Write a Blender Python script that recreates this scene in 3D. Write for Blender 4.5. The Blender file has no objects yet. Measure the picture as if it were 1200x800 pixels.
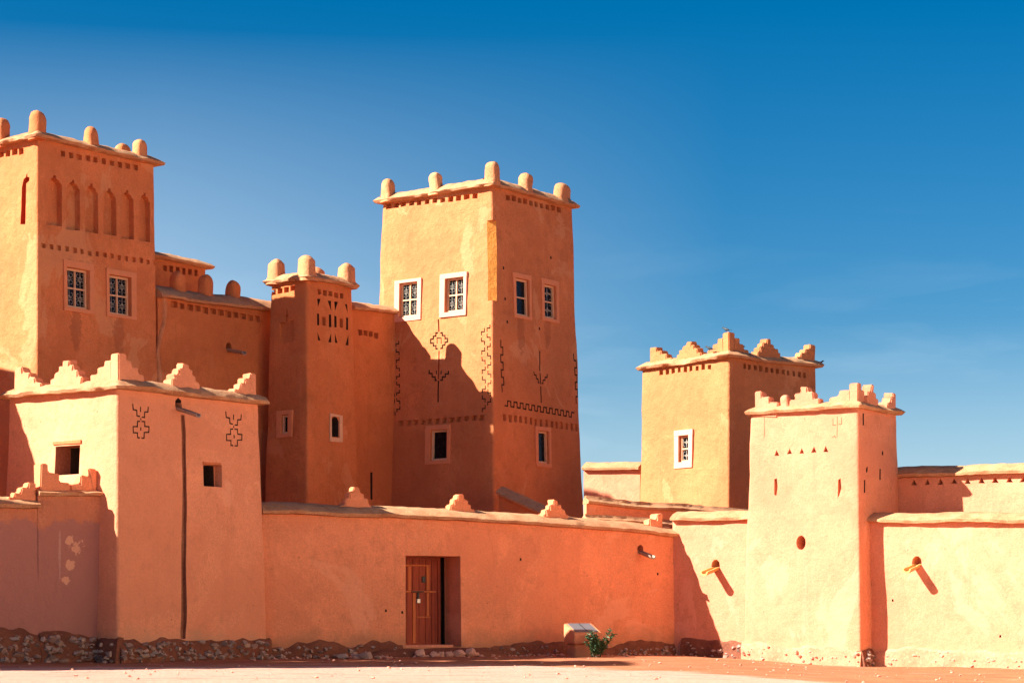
import bpy, bmesh, math, random
from mathutils import Vector, Matrix, noise
random.seed(7)
scene = bpy.context.scene
col = scene.collection
F, HOR, CH = 2450.0, 715.0, 1.1        # survey constants: focal length (px of the 1200 px photo), horizon row, eye height

# ------------------------------------------------------------------ materials
def newmat(name):
    m = bpy.data.materials.new(name); m.use_nodes = True
    nt = m.node_tree; nt.nodes.clear()
    out = nt.nodes.new('ShaderNodeOutputMaterial'); b = nt.nodes.new('ShaderNodeBsdfPrincipled')
    nt.links.new(b.outputs[0], out.inputs[0])
    return m, nt, b
def nd(nt, t, **kw):
    n = nt.nodes.new(t)
    for k, v in kw.items():
        if k in n.inputs: n.inputs[k].default_value = v
        else: setattr(n, k, v)
    return n
def mixc(nt, fac, a, b, mode='MIX'):
    n = nt.nodes.new('ShaderNodeMix'); n.data_type = 'RGBA'; n.blend_type = mode
    for idx, v in ((0, fac), (6, a), (7, b)):
        if hasattr(v, 'is_output') or hasattr(v, 'links'): nt.links.new(v, n.inputs[idx])
        elif idx == 0: n.inputs[0].default_value = v
        else: n.inputs[idx].default_value = (*v, 1)
    return n.outputs[2]
def ramp(nt, src, p0, p1, v0=0.0, v1=1.0):
    n = nt.nodes.new('ShaderNodeMapRange'); nt.links.new(src, n.inputs[0])
    n.inputs[1].default_value = p0; n.inputs[2].default_value = p1; n.inputs[3].default_value = v0; n.inputs[4].default_value = v1
    return n.outputs[0]
def mth(nt, op, a, b=None):
    n = nt.nodes.new('ShaderNodeMath'); n.operation = op
    for i, v in enumerate((a, b)):
        if v is None: continue
        if hasattr(v, 'links'): nt.links.new(v, n.inputs[i])
        else: n.inputs[i].default_value = v
    return n.outputs[0]
def worldpos(nt, scale=(1, 1, 1)):
    g = nt.nodes.new('ShaderNodeNewGeometry')
    if scale == (1, 1, 1): return g.outputs['Position']
    m = nt.nodes.new('ShaderNodeMapping'); m.inputs['Scale'].default_value = scale
    nt.links.new(g.outputs['Position'], m.inputs[0]); return m.outputs[0]
def ntex(nt, vec, scale, detail=5, rough=0.55, dist=0.0):
    n = nd(nt, 'ShaderNodeTexNoise', Scale=scale, Detail=detail, Roughness=rough, Distortion=dist)
    nt.links.new(vec, n.inputs['Vector']); return n.outputs['Fac']
def bump(nt, b, hs):
    prev = None
    for h, s, d in hs:
        n = nd(nt, 'ShaderNodeBump', Strength=s, Distance=d)
        nt.links.new(h, n.inputs['Height'])
        if prev: nt.links.new(prev, n.inputs['Normal'])
        prev = n.outputs[0]
    nt.links.new(prev, b.inputs['Normal'])

def adobe(name, c, var=0.16, pale=(0.62, 0.46, 0.30), palef=0.25, drip=0.35, low=None, patches=(), soil=(0.33, 0.15, 0.08), bs=1.0, loww=0.45, lowf=0.75, rep=0.42):
    """mud plaster: trowel mottling, rain streaks, straw flecks, pits, repaired patches"""
    m, nt, b = newmat(name)
    pos = worldpos(nt)
    n1 = ntex(nt, pos, 0.55, 7, 0.6)
    n2 = ntex(nt, pos, 3.1, 6, 0.62)
    n3 = ntex(nt, pos, 26, 5, 0.7)
    c0 = tuple(x*(1-var) for x in c); c1 = tuple(min(1, x*(1+var)) for x in c)
    base = mixc(nt, ramp(nt, n1, 0.32, 0.68), c0, c1)
    base = mixc(nt, ramp(nt, n2, 0.52, 0.75, 0, palef), base, pale)
    dk = tuple(x*0.62 for x in c)
    base = mixc(nt, ramp(nt, n2, 0.46, 0.28, 0, 0.42), base, dk)
    st = ntex(nt, worldpos(nt, (2.2, 2.2, 0.12)), 1.6, 6, 0.65)
    base = mixc(nt, ramp(nt, st, 0.56, 0.74, 0, drip), base, tuple(x*0.68 for x in c))
    st2 = ntex(nt, worldpos(nt, (3.1, 3.1, 0.10)), 1.7, 5, 0.6)
    base = mixc(nt, ramp(nt, st2, 0.60, 0.76, 0, drip*0.8), base, pale)
    base = mixc(nt, ramp(nt, n3, 0.35, 0.65, 0.0, 1.0), base, mixc(nt, 1.0, base, (0.78, 0.78, 0.78), 'MULTIPLY'))
    fl = ntex(nt, worldpos(nt, (1, 1, 2.2)), 48, 2, 0.5)
    base = mixc(nt, ramp(nt, fl, 0.66, 0.74, 0, 0.55), base, tuple(min(1, x*1.45) for x in c))
    pt = nd(nt, 'ShaderNodeTexVoronoi', Scale=2.1); nt.links.new(pos, pt.inputs['Vector'])
    pit = ramp(nt, mth(nt, 'ADD', pt.outputs['Distance'], mth(nt, 'MULTIPLY', n3, 0.03)), 0.045, 0.075, 1, 0)
    base = mixc(nt, mth(nt, 'MULTIPLY', pit, 0.55), base, tuple(x*0.35 for x in c))
    # old and newer plaster coats meeting along ragged edges, hairline cracks
    rp = ntex(nt, worldpos(nt, (1, 1, .8)), 0.33, 9, 0.62, 0.6)
    base = mixc(nt, ramp(nt, rp, 0.535, 0.555, 0, rep), base, tuple(x*k for x, k in zip(c, (0.80, 0.74, 0.74))))
    base = mixc(nt, ramp(nt, rp, 0.425, 0.405, 0, rep), base, pale)
    cw = nd(nt, 'ShaderNodeTexVoronoi', Scale=0.55, feature='DISTANCE_TO_EDGE')
    wv = nt.nodes.new('ShaderNodeVectorMath'); wv.operation = 'ADD'; nt.links.new(pos, wv.inputs[0])
    nv = nd(nt, 'ShaderNodeTexNoise', Scale=2.4, Detail=6); nt.links.new(pos, nv.inputs['Vector'])
    nsc = nt.nodes.new('ShaderNodeVectorMath'); nsc.operation = 'SCALE'; nt.links.new(nv.outputs['Color'], nsc.inputs[0]); nsc.inputs['Scale'].default_value = 0.35
    nt.links.new(nsc.outputs[0], wv.inputs[1]); nt.links.new(wv.outputs[0], cw.inputs['Vector'])
    crk = mth(nt, 'MULTIPLY', ramp(nt, cw.outputs['Distance'], 0.004, 0.011, 1, 0), ramp(nt, n1, 0.52, 0.60, 0, 1))
    base = mixc(nt, mth(nt, 'MULTIPLY', crk, 0.16), base, tuple(x*0.45 for x in c))
    if low:                                  # damp splash-back staining at the foot, ragged upper limit
        sp = nt.nodes.new('ShaderNodeSeparateXYZ'); nt.links.new(pos, sp.inputs[0])
        zz = mth(nt, 'ADD', sp.outputs[2], mth(nt, 'MULTIPLY', mth(nt, 'SUBTRACT', ntex(nt, pos, 1.8, 6, 0.65), 0.5), 1.1))
        base = mixc(nt, ramp(nt, zz, low, low-loww, 0, lowf), base, soil)
    for (px, py, pz, r, pc, f, *zs) in patches:
        d = nd(nt, 'ShaderNodeVectorMath', operation='DISTANCE')
        zs = zs[0] if zs else 1.0
        nt.links.new(worldpos(nt, (1, 1, zs)), d.inputs[0]); d.inputs[1].default_value = (px, py, pz*zs)
        dd = mth(nt, 'ADD', d.outputs['Value'], mth(nt, 'MULTIPLY', mth(nt, 'SUBTRACT', ntex(nt, pos, 6, 8, 0.75), 0.5), r*2.6))
        base = mixc(nt, ramp(nt, dd, r, r*0.9, 0, f), base, pc)
    nt.links.new(base, b.inputs['Base Color'])
    b.inputs['Roughness'].default_value = 0.95; b.inputs['Specular IOR Level'].default_value = 0.12
    bump(nt, b, ((n2, 0.6*bs, 0.09), (n3, 0.6*bs, 0.028), (pit, -0.6, 0.03), (fl, 0.25*bs, 0.012)))
    return m
def rough_mud(name, c, c2, sc=9.0, bs=0.8, island=False):
    m, nt, b = newmat(name)
    pos = worldpos(nt)
    n1 = ntex(nt, pos, sc*0.3, 6, 0.65); n2 = ntex(nt, pos, sc*4, 5, 0.7)
    v = nd(nt, 'ShaderNodeTexVoronoi', Scale=sc*1.6); nt.links.new(pos, v.inputs['Vector'])
    base = mixc(nt, ramp(nt, n1, 0.35, 0.65), c, c2)
    base = mixc(nt, ramp(nt, n2, 0.35, 0.7, 0, 0.55), base, tuple(x*0.55 for x in c))
    base = mixc(nt, ramp(nt, v.outputs['Distance'], 0.30, 0.12, 0, 0.40), base, tuple(min(1, x*1.3) for x in c2))
    if island:
        g = nt.nodes.new('ShaderNodeNewGeometry')
        cr = nt.nodes.new('ShaderNodeValToRGB'); el = cr.color_ramp.elements
        el[0].color = (0.07, 0.04, 0.032, 1); el[1].color = (0.50, 0.31, 0.22, 1)
        for p, cc in ((0.25, (0.20, 0.10, 0.075, 1)), (0.5, (0.32, 0.16, 0.105, 1)), (0.72, (0.34, 0.23, 0.18, 1))):
            e = el.new(p); e.color = cc
        nt.links.new(g.outputs['Random Per Island'], cr.inputs[0])
        base = mixc(nt, 0.75, base, cr.outputs[0])
    nt.links.new(base, b.inputs['Base Color'])
    b.inputs['Roughness'].default_value = 0.95; b.inputs['Specular IOR Level'].default_value = 0.15
    bump(nt, b, ((n1, 0.5*bs, 0.08), (v.outputs['Distance'], -0.5*bs, 0.03), (n2, 0.5*bs, 0.02)))
    return m
def paint(name, c, rough=0.6, dirt=0.4, sc=7):
    m, nt, b = newmat(name); pos = worldpos(nt)
    n1 = ntex(nt, pos, sc, 6, 0.7); n2 = ntex(nt, pos, sc*8, 4, 0.7)
    base = mixc(nt, ramp(nt, n1, 0.45, 0.75, 0, dirt), c, tuple(x*0.55 for x in c))
    base = mixc(nt, ramp(nt, n2, 0.6, 0.75, 0, dirt), base, tuple(x*0.7 for x in c))
    nt.links.new(base, b.inputs['Base Color']); b.inputs['Roughness'].default_value = rough
    b.inputs['Specular IOR Level'].default_value = 0.25
    bump(nt, b, ((n1, 0.25, 0.02), (n2, 0.3, 0.008)))
    return m
def wood(name, c, c2, axis=2):
    m, nt, b = newmat(name)
    s = [14, 14, 14]; s[axis] = 0.9
    g = ntex(nt, worldpos(nt, tuple(s)), 1.6, 7, 0.65, 0.4); n = ntex(nt, worldpos(nt), 2.5, 5, 0.6)
    base = mixc(nt, ramp(nt, g, 0.3, 0.7), c, c2)
    base = mixc(nt, ramp(nt, n, 0.5, 0.75, 0, 0.5), base, tuple(x*0.5 for x in c))
    nt.links.new(base, b.inputs['Base Color']); b.inputs['Roughness'].default_value = 0.75
    bump(nt, b, ((g, 0.5, 0.01),))
    return m
def plain(name, c, rough=0.5, metal=0.0):
    m, nt, b = newmat(name); n = ntex(nt, worldpos(nt), 9, 5, 0.6)
    nt.links.new(mixc(nt, ramp(nt, n, 0.4, 0.7), c, tuple(x*0.7 for x in c)), b.inputs['Base Color'])
    nt.links.new(ramp(nt, n, 0.3, 0.7, max(0.03, rough-0.1), min(1, rough+0.1)), b.inputs['Roughness'])
    b.inputs['Metallic'].default_value = metal
    if 'glass' in name: b.inputs['Specular IOR Level'].default_value = 0.15
    return m

M = {}
M['tower']   = adobe('adobe_terracotta', (0.63, 0.198, 0.068), pale=(0.66, 0.28, 0.12))
M['towerC']  = adobe('adobe_terracotta_centre', (0.62, 0.208, 0.080), pale=(0.66, 0.32, 0.15), drip=0.25, patches=((.28, 62.1, 9.42, .20, (.30, .10, .045), .5, .3), (1.11, 63.2, 9.6, .18, (.30, .10, .045), .45, .3)))
M['towerL']  = adobe('adobe_terracotta_left', (0.66, 0.212, 0.078), pale=(0.68, 0.33, 0.15), drip=0.3, patches=((-11.43, 55.02, 8.5, .20, (.30, .10, .045), .5, .3), (-10.55, 56.2, 8.5, .20, (.30, .10, .045), .5, .3)))
M['towerB']  = adobe('adobe_ochre_back', (0.56, 0.205, 0.080), pale=(0.62, 0.29, 0.13), drip=0.3)
M['bastion'] = adobe('adobe_pink_plaster', (0.82, 0.325, 0.165), pale=(0.84, 0.40, 0.23), var=0.12, palef=0.18, drip=0.30, bs=0.75, low=0.75, soil=(0.50, 0.27, 0.15))
M['front']   = adobe('adobe_salmon_plaster', (0.84, 0.300, 0.140), pale=(0.85, 0.37, 0.20), var=0.13, palef=0.2, drip=0.34, bs=0.8, low=0.70, soil=(0.40, 0.18, 0.09))
M['right']   = adobe('adobe_sand_plaster', (0.72, 0.272, 0.148), pale=(0.78, 0.33, 0.20), var=0.11, palef=0.22, drip=0.35, bs=0.6, low=0.35, soil=(0.52, 0.28, 0.15))
M['coping']  = rough_mud('straw_mud_coping', (0.44, 0.185, 0.085), (0.60, 0.32, 0.16), 9, 1.0)
M['merlonm'] = adobe('adobe_merlon', (0.64, 0.26, 0.115), pale=(0.70, 0.36, 0.18), bs=1.2)
M['plinth']  = rough_mud('dark_shaded_footing_mud', (0.16, 0.052, 0.030), (0.26, 0.095, 0.052), 5, 1.4)  # dark earth with the recess shade at the wall foot put into its colour
M['plinthR'] = rough_mud('pale_footing_mud', (0.60, 0.22, 0.12), (0.72, 0.30, 0.18), 5, 1.2)  # paler copy of the footing mud, used on the sunlit right side
M['ochre'] = adobe('ochre_corner_plaster', (0.80, 0.32, 0.065), pale=(0.82, 0.40, 0.15))
M['drain_recess'] = rough_mud('damp_drain_and_recess_mud', (0.30, 0.11, 0.06), (0.42, 0.17, 0.095), 6, 0.6)
M['stone']   = rough_mud('field_stone', (0.30, 0.22, 0.18), (0.42, 0.32, 0.26), 7, 0.8, island=True)
M['stoneR']  = rough_mud('pale_field_stone', (0.52, 0.26, 0.17), (0.64, 0.34, 0.24), 7, 0.8)
M['groove']  = rough_mud('dark_incised_mud', (0.070, 0.030, 0.020), (0.10, 0.045, 0.028), 9, 0.5)
M['redgroove'] = rough_mud('red_line_and_bounce_mud', (0.42, 0.06, 0.025), (0.50, 0.09, 0.035), 9, 0.4)
M['bouncewall'] = adobe('adobe_pale_bounce', (0.82, 0.66, 0.48), pale=(0.86, 0.74, 0.58))  # pale colour of the added off-frame wall, for bounced light
M['white']   = paint('white_limewash', (0.76, 0.36, 0.25), 0.85, 0.35)
M['pink']    = paint('pink_limewash', (0.68, 0.25, 0.11), 0.85, 0.3)
M['cream']   = paint('cream_paint', (0.72, 0.42, 0.24), 0.6, 0.35)
M['grille']  = paint('white_iron_grille', (0.40, 0.37, 0.31), 0.5, 0.35, 20)
M['iron']    = plain('dark_iron', (0.03, 0.025, 0.025), 0.5, 0.4)
M['glass']   = plain('dark_window_glass', (0.008, 0.009, 0.011), 0.25)
M['void']    = plain('dark_interior_shade', (0.05, 0.025, 0.015), 0.95)  # near-black colour paints the shade inside holes and openings
M['door']    = wood('red_brown_door_wood', (0.42, 0.070, 0.020), (0.20, 0.030, 0.012))
M['doorlite'] = wood('worn_orange_wood', (0.66, 0.19, 0.045), (0.46, 0.11, 0.03))
M['spout']   = wood('grey_weathered_wood', (0.26, 0.17, 0.12), (0.36, 0.25, 0.18), 0)
M['spoutY']  = wood('yellow_ochre_wood', (0.62, 0.36, 0.10), (0.52, 0.26, 0.08), 0)
M['leaf']    = plain('dark_green_leaf', (0.055, 0.105, 0.035), 0.6)
M['stem']    = plain('woody_stem', (0.10, 0.06, 0.035), 0.9)
M['bird']    = plain('black_feathers', (0.018, 0.017, 0.02), 0.6)
M['plaque']  = paint('white_enamel_plaque', (0.13, 0.125, 0.135), 0.4, 0.3)
M['padlock'] = plain('pale_metal_padlock', (0.55, 0.52, 0.48), 0.35, 0.5)

# ------------------------------------------------------------------ object helpers
def link(name, me, mat=None, parent=None):
    o = bpy.data.objects.new(name, me); col.objects.link(o)
    if mat:
        for m in (mat if isinstance(mat, (list, tuple)) else [mat]): me.materials.append(m)
    if parent: o.parent = parent
    return o
def fin(bm, name, mat, parent=None, smooth=35):
    bmesh.ops.recalc_face_normals(bm, faces=bm.faces)
    me = bpy.data.meshes.new(name); bm.to_mesh(me); bm.free()
    if smooth:
        for p in me.polygons: p.use_smooth = True
        me.set_sharp_from_angle(angle=math.radians(smooth))
    return link(name, me, mat, parent)
def tag(o, label, cat, group=None):
    o['label'] = label; o['category'] = cat
    if group: o['group'] = group
    return o
def empty(name, x, y, z=0.0, yaw=0.0):
    o = bpy.data.objects.new(name, None); col.objects.link(o)
    o.location = (x, y, z); o.rotation_euler = (0, 0, yaw); o.empty_display_size = 0.3
    return o
def wob(p, s=0.0, a=1.0):
    q = Vector((p[0]*0.7+s, p[1]*0.7-s, p[2]*0.7)); q2 = Vector((p[0]*2.6-s, p[1]*2.6+s, p[2]*2.6))
    return a*(0.035*noise.noise(q) + 0.014*noise.noise(q2))
def hexa(bm, pts, mi=0):
    v = [bm.verts.new(p) for p in pts]
    for q in ((0, 3, 2, 1), (4, 5, 6, 7), (0, 1, 5, 4), (1, 2, 6, 5), (2, 3, 7, 6), (3, 0, 4, 7)):
        f = bm.faces.new([v[i] for i in q]); f.material_index = mi
    return v
def jitter(bm, a, sc=3.0, s=0.0):
    for v in bm.verts:
        q = v.co*sc + Vector((s, -s, s))
        v.co += a*Vector((noise.noise(q), noise.noise(q+Vector((31, 7, 3))), noise.noise(q+Vector((5, 57, 11)))))
def tube(bm, pts, r0, r1=None, n=6):
    r1 = r0 if r1 is None else r1
    pts = [Vector(p) for p in pts]; rings = []
    for i, p in enumerate(pts):
        t = (pts[min(i+1, len(pts)-1)]-pts[max(i-1, 0)]).normalized()
        u = t.cross(Vector((0.13, 0.21, 0.97))).normalized(); w = t.cross(u)
        r = r0+(r1-r0)*i/max(1, len(pts)-1)
        rings.append([bm.verts.new(p+r*(math.cos(2*math.pi*k/n)*u+math.sin(2*math.pi*k/n)*w)) for k in range(n)])
    for a, b in zip(rings, rings[1:]):
        for k in range(n): bm.faces.new((a[k], a[(k+1) % n], b[(k+1) % n], b[k]))
    bm.faces.new(rings[0]); bm.faces.new(rings[-1][::-1])
def ground_z(x, y):
    t = min(1, max(0, (x-2.5)/7.0)); t = t*t*(3-2*t)
    z = -0.24*t
    return z + 0.03*noise.noise(Vector((x*0.35, y*0.35, 3.3))) + 0.02*noise.noise(Vector((x*1.7, y*1.7, 8.1)))
def T(px, d): return Vector(((px-600)/F*d, d))

# ------------------------------------------------------------------ faces: (a along, z up, out) -> local xyz
class Face:
    """one wall face; pts = 2D polyline in the body's local frame; sign +1 when outward normal is (ty,-tx)"""
    def __init__(s, body, pts, sign=1):
        s.body = body; s.pts = [Vector(p) for p in pts]; s.sign = sign
        s.cum = [0]
        for p, q in zip(s.pts, s.pts[1:]): s.cum.append(s.cum[-1]+(q-p).length)
        s.len = s.cum[-1]
    def tn(s, a):
        i = 0
        while i < len(s.pts)-2 and a > s.cum[i+1]: i += 1
        t = (s.pts[i+1]-s.pts[i]).normalized()
        return i, t, Vector((t.y, -t.x))*s.sign
    def P(s, a, z, out=0.0, bat=True):
        i, t, n = s.tn(a)
        for k in range(1, len(s.pts)-1):           # blended normal at bends
            if abs(a-s.cum[k]) < 0.02: n = (s.tn(s.cum[k]-0.1)[2]+s.tn(s.cum[k]+0.1)[2]).normalized()
        p = s.pts[i]+t*(a-s.cum[i])
        o = out + (s.body.bat*(s.body.zm-z) if bat else 0)
        p = p+n*o
        return Vector((p.x, p.y, z))
    def loc(s, px, py):
        """photo pixel -> (a, z) on this face"""
        o, D = s.body.ray(px, py)
        best = None
        for i in range(len(s.pts)-1):
            p = s.pts[i]; t = (s.pts[i+1]-p).normalized(); n = Vector((t.y, -t.x))*s.sign
            off = 0.0
            for _ in range(4):
                k = ((p+n*off)-o.xy).dot(n)/D.xy.dot(n)
                q = o+D*k; off = s.body.bat*(s.body.zm-q.z)
            a = (q.xy-p).dot(t)+s.cum[i]
            lo = s.cum[i]-(1e9 if i == 0 else 0); hi = s.cum[i+1]+(1e9 if i == len(s.pts)-2 else 0)
            if lo-1e-6 <= a <= hi+1e-6: best = (a, q.z)
        return best

class Body:
    def __init__(s, name, label, cat, x, y, yaw, mat, bat=0.02, zm=5.0, group=None):
        s.root = empty(name, x, y, 0, yaw); tag(s.root, label, cat, group)
        s.org = Vector((x, y)); s.yaw = yaw; s.mat = mat; s.bat = bat; s.zm = zm
        s.cut = [bmesh.new(), bmesh.new()]; s.seed = random.uniform(0, 50)
    def ray(s, px, py):
        R = Matrix.Rotation(-s.yaw, 2)
        o = R @ (-s.org); d = R @ Vector(((px-600)/F, 1.0))
        return Vector((o.x, o.y, CH)), Vector((d.x, d.y, (HOR-py)/F))
    # ---- cutters
    def prism(s, f, poly, depth, mi=0, b=0, front=0.35):
        bm = s.cut[b]
        A = [bm.verts.new(f.P(a, z, front)) for a, z in poly]; B = [bm.verts.new(f.P(a, z, -depth)) for a, z in poly]
        n = len(poly)
        fs = [bm.faces.new(A), bm.faces.new(B[::-1])] + [bm.faces.new((A[i], B[i], B[(i+1) % n], A[(i+1) % n])) for i in range(n)]
        for q in fs: q.material_index = mi
    def cutpx(s, f, pts, depth, mi=0, b=0): s.prism(f, [f.loc(*p) for p in pts], depth, mi, b)
    def rect(s, f, x0, y0, x1, y1, depth, mi=0, b=0):
        a0, z0 = f.loc(x0, (y0+y1)/2); a1, _ = f.loc(x1, (y0+y1)/2)
        _, zt = f.loc((x0+x1)/2, y0); _, zb = f.loc((x0+x1)/2, y1)
        a0, a1 = min(a0, a1), max(a0, a1)
        s.prism(f, [(a0, zb), (a1, zb), (a1, zt), (a0, zt)], depth, mi, b)
        return a0, a1, zb, zt
    def row(s, f, p0, p1, n, w, h, depth=0.14, b=0, tri=False):
        a0, z0 = f.loc(*p0); a1, z1 = f.loc(*p1)
        for i in range(n):
            t = i/max(1, n-1); a = a0+(a1-a0)*t+random.uniform(-.012, .012); z = z0+(z1-z0)*t+random.uniform(-.012, .012)
            ww = w*random.uniform(.86, 1.12)/2; hh = h*random.uniform(.9, 1.1)/2; k = random.uniform(-.012, .012)
            if tri: poly = [(a-ww, z-hh), (a+ww, z-hh+k), (a+k, z+hh)]
            else: poly = [(a-ww, z-hh+k), (a+ww, z-hh-k), (a+ww+k, z+hh), (a-ww+k, z+hh)]
            s.prism(f, poly, depth, 0, b)
    def groove(s, f, pts, w=0.045, depth=0.05, mi=1, b=1, px=True):
        p = [Vector(f.loc(*q)) if px else Vector(q) for q in pts]
        L, Rr = [], []
        for i in range(len(p)):
            d0 = (p[i]-p[i-1]).normalized() if i else (p[1]-p[0]).normalized()
            d1 = (p[i+1]-p[i]).normalized() if i < len(p)-1 else d0
            n0 = Vector((-d0.y, d0.x)); n1 = Vector((-d1.y, d1.x))
            m = (n0+n1); m = m.normalized() if m.length > 1e-4 else n0
            k = w/2/max(0.45, m.dot(n0))
            L.append(p[i]+m*k); Rr.append(p[i]-m*k)
        s.prism(f, [tuple(q) for q in L+Rr[::-1]], depth, mi, b)
    def finish(s, bm, name='wall'):
        """boolean the niches out of the solid and link it as the wall part"""
        bmesh.ops.recalc_face_normals(bm, faces=bm.faces)
        bmesh.ops.triangulate(bm, faces=bm.faces)
        me = bpy.data.meshes.new(name); bm.to_mesh(me); bm.free()
        o = link(name, me, [s.mat, M['groove'], M['redgroove'], M['void'], M['ochre'], M['drain_recess']], s.root)
        tmp = []
        for c in s.cut:
            if not c.faces: c.free(); continue
            bmesh.ops.recalc_face_normals(c, faces=c.faces)
            cm = bpy.data.meshes.new('cutter'); c.to_mesh(cm); c.free()
            for m in me.materials: cm.materials.append(m)
            co = link('cutter', cm, None, s.root); tmp.append(co)
            md = o.modifiers.new('b', 'BOOLEAN'); md.operation = 'DIFFERENCE'; md.object = co; md.solver = 'EXACT'
        if tmp:
            nref = len(me.polygons)
            zr = max(v.co.z for v in me.vertices)-min(v.co.z for v in me.vertices)
            def vol(m):
                b_ = bmesh.new(); b_.from_mesh(m); v_ = b_.calc_volume(signed=False); b_.free(); return v_
            v0 = vol(me)
            for k in range(8):                     # nudge the cutters until the solver gives a sound solid
                for md in o.modifiers: md.use_self = k >= 5
                for co in tmp: co.location = (.0011*k, -.0008*k, .0013*k)
                bpy.context.view_layer.update()
                dg = bpy.context.evaluated_depsgraph_get()
                new = bpy.data.meshes.new_from_object(o.evaluated_get(dg), preserve_all_data_layers=False, depsgraph=dg)
                ok = len(new.polygons) > nref*0.9 and 0.80*v0 < vol(new) < v0*1.001
                if ok: break
                print('boolean retry', s.root.name, k, len(new.polygons), nref)
                bpy.data.meshes.remove(new); new = None
            o.modifiers.clear()
            if new: old = o.data; o.data = new; new.name = name; bpy.data.meshes.remove(old)
            for co in tmp:
                cm = co.data; bpy.data.objects.remove(co); bpy.data.meshes.remove(cm)
        for p in o.data.polygons: p.use_smooth = True
        o.data.set_sharp_from_angle(angle=math.radians(32))
        s.wall = o
        return o

class Tower(Body):
    """battered mud tower; local x runs along the right-hand face, y along the left-hand face"""
    def __init__(s, name, label, cat, cpx, d, b, mat, ytop, pxR, pxL, bat=0.02, zbase=-0.6, group=None, corner=None, zm=None):
        c = corner if corner is not None else T(cpx, d)
        yaw = math.atan2(b[1], b[0])
        zt = CH+(HOR-ytop)/F*c.y
        super().__init__(name, label, cat, c.x, c.y, yaw, mat, bat, zm if zm is not None else zt*0.6, group)
        s.zt, s.zb = zt, zbase
        s.R = Face(s, [(0, 0), (8, 0)], 1); s.L = Face(s, [(0, 0), (0, 8)], -1)
        s.W = s.R.loc(pxR, HOR-(s.zm-CH)*F/c.y)[0]; s.D = s.L.loc(pxL, HOR-(s.zm-CH)*F/c.y)[0]
    def loop(s, off, step, r):
        x0, y0, x1, y1 = -off, -off, s.W+off, s.D+off
        pts = []
        def side(p, q, n):
            p, q = Vector(p), Vector(q); k = max(2, round((q-p).length/step))
            for i in range(k+1): pts.append((p+(q-p)*i/k, Vector(n)))
        def arc(c, a0):
            for i in (1, 2):
                a = math.radians(a0+30*i); pts.append((Vector(c)+r*Vector((math.cos(a), math.sin(a))), Vector((math.cos(a), math.sin(a)))))
        side((x0+r, y0), (x1-r, y0), (0, -1)); arc((x1-r, y0+r), -90)
        side((x1, y0+r), (x1, y1-r), (1, 0)); arc((x1-r, y1-r), 0)
        side((x1-r, y1), (x0+r, y1), (0, 1)); arc((x0+r, y1-r), 90)
        side((x0, y1-r), (x0, y0+r), (-1, 0)); arc((x0+r, y0+r), 180)
        return pts
    def build(s, step=0.3, r=0.07, amp=1.0):
        bm = bmesh.new(); nz = max(3, round((s.zt-s.zb)/step)); rings = []
        nref = None
        for k in range(nz+1):
            z = s.zb+(s.zt-s.zb)*k/nz
            off = s.bat*(s.zm-z)
            # same vertex count on every ring: sample on the unbattered plan, then push out
            ring = []
            for p, n in s.loop(0, step, r):
                q = p.copy()
                q.x += off*(1 if q.x > s.W-r*1.01 else -1 if q.x < r*1.01 else 0)
                q.y += off*(1 if q.y > s.D-r*1.01 else -1 if q.y < r*1.01 else 0)
                q += n*wob((q.x+s.org.x, q.y+s.org.y, z), s.seed, amp)
                ring.append(bm.verts.new((q.x, q.y, z)))
            rings.append(ring)
        n = len(rings[0])
        for a, b in zip(rings, rings[1:]):
            for i in range(n): bm.faces.new((a[i], a[(i+1) % n], b[(i+1) % n], b[i]))
        bm.faces.new(rings[0][::-1]); bm.faces.new(rings[-1])
        s.finish(bm)
    def coping(s, o=0.22, h=0.24, mat=None, rag=1.0):
        off = s.bat*(s.zm-s.zt)
        prof = [(-0.06, -0.05), (o*0.9, -0.035), (o+0.02, 0.03), (o*0.55, h*0.5), (-0.08, h*0.92), (-0.36, h), (-0.42, -0.1)]
        bm = bmesh.new(); rings = []
        base = s.loop(0, 0.13, 0.05)
        for j, (oo, dz) in enumerate(prof):
            ring = []
            for p, n in base:
                q = Vector(p)
                w = oo+off
                nx = 1 if q.x > s.W-0.051 else -1 if q.x < 0.051 else 0
                ny = 1 if q.y > s.D-0.051 else -1 if q.y < 0.051 else 0
                wx, wy = q.x+s.org.x, q.y+s.org.y
                lo = noise.noise(Vector((wx*0.8+s.seed, wy*0.8, j*.05)))
                hi = noise.noise(Vector((wx*4.1+s.seed, wy*4.1, j*1.7)))
                k = (0.05*lo+0.045*hi)*rag*(1.0 if 1 <= j <= 3 else 0.5)
                q += Vector((nx, ny))*(w+k)
                z = s.zt+dz+(0.03*lo+0.02*hi*(1 if j else 0))*rag
                ring.append(bm.verts.new((q.x, q.y, z)))
            rings.append(ring)
        n = len(rings[0]); m = len(prof)
        for j in range(m):
            a, b = rings[j], rings[(j+1) % m]
            for i in range(n): bm.faces.new((a[i], a[(i+1) % n], b[(i+1) % n], b[i]))
        s.cop_top = s.zt+h
        return fin(bm, 'coping', mat or M['coping'], s.root, 50)

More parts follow.
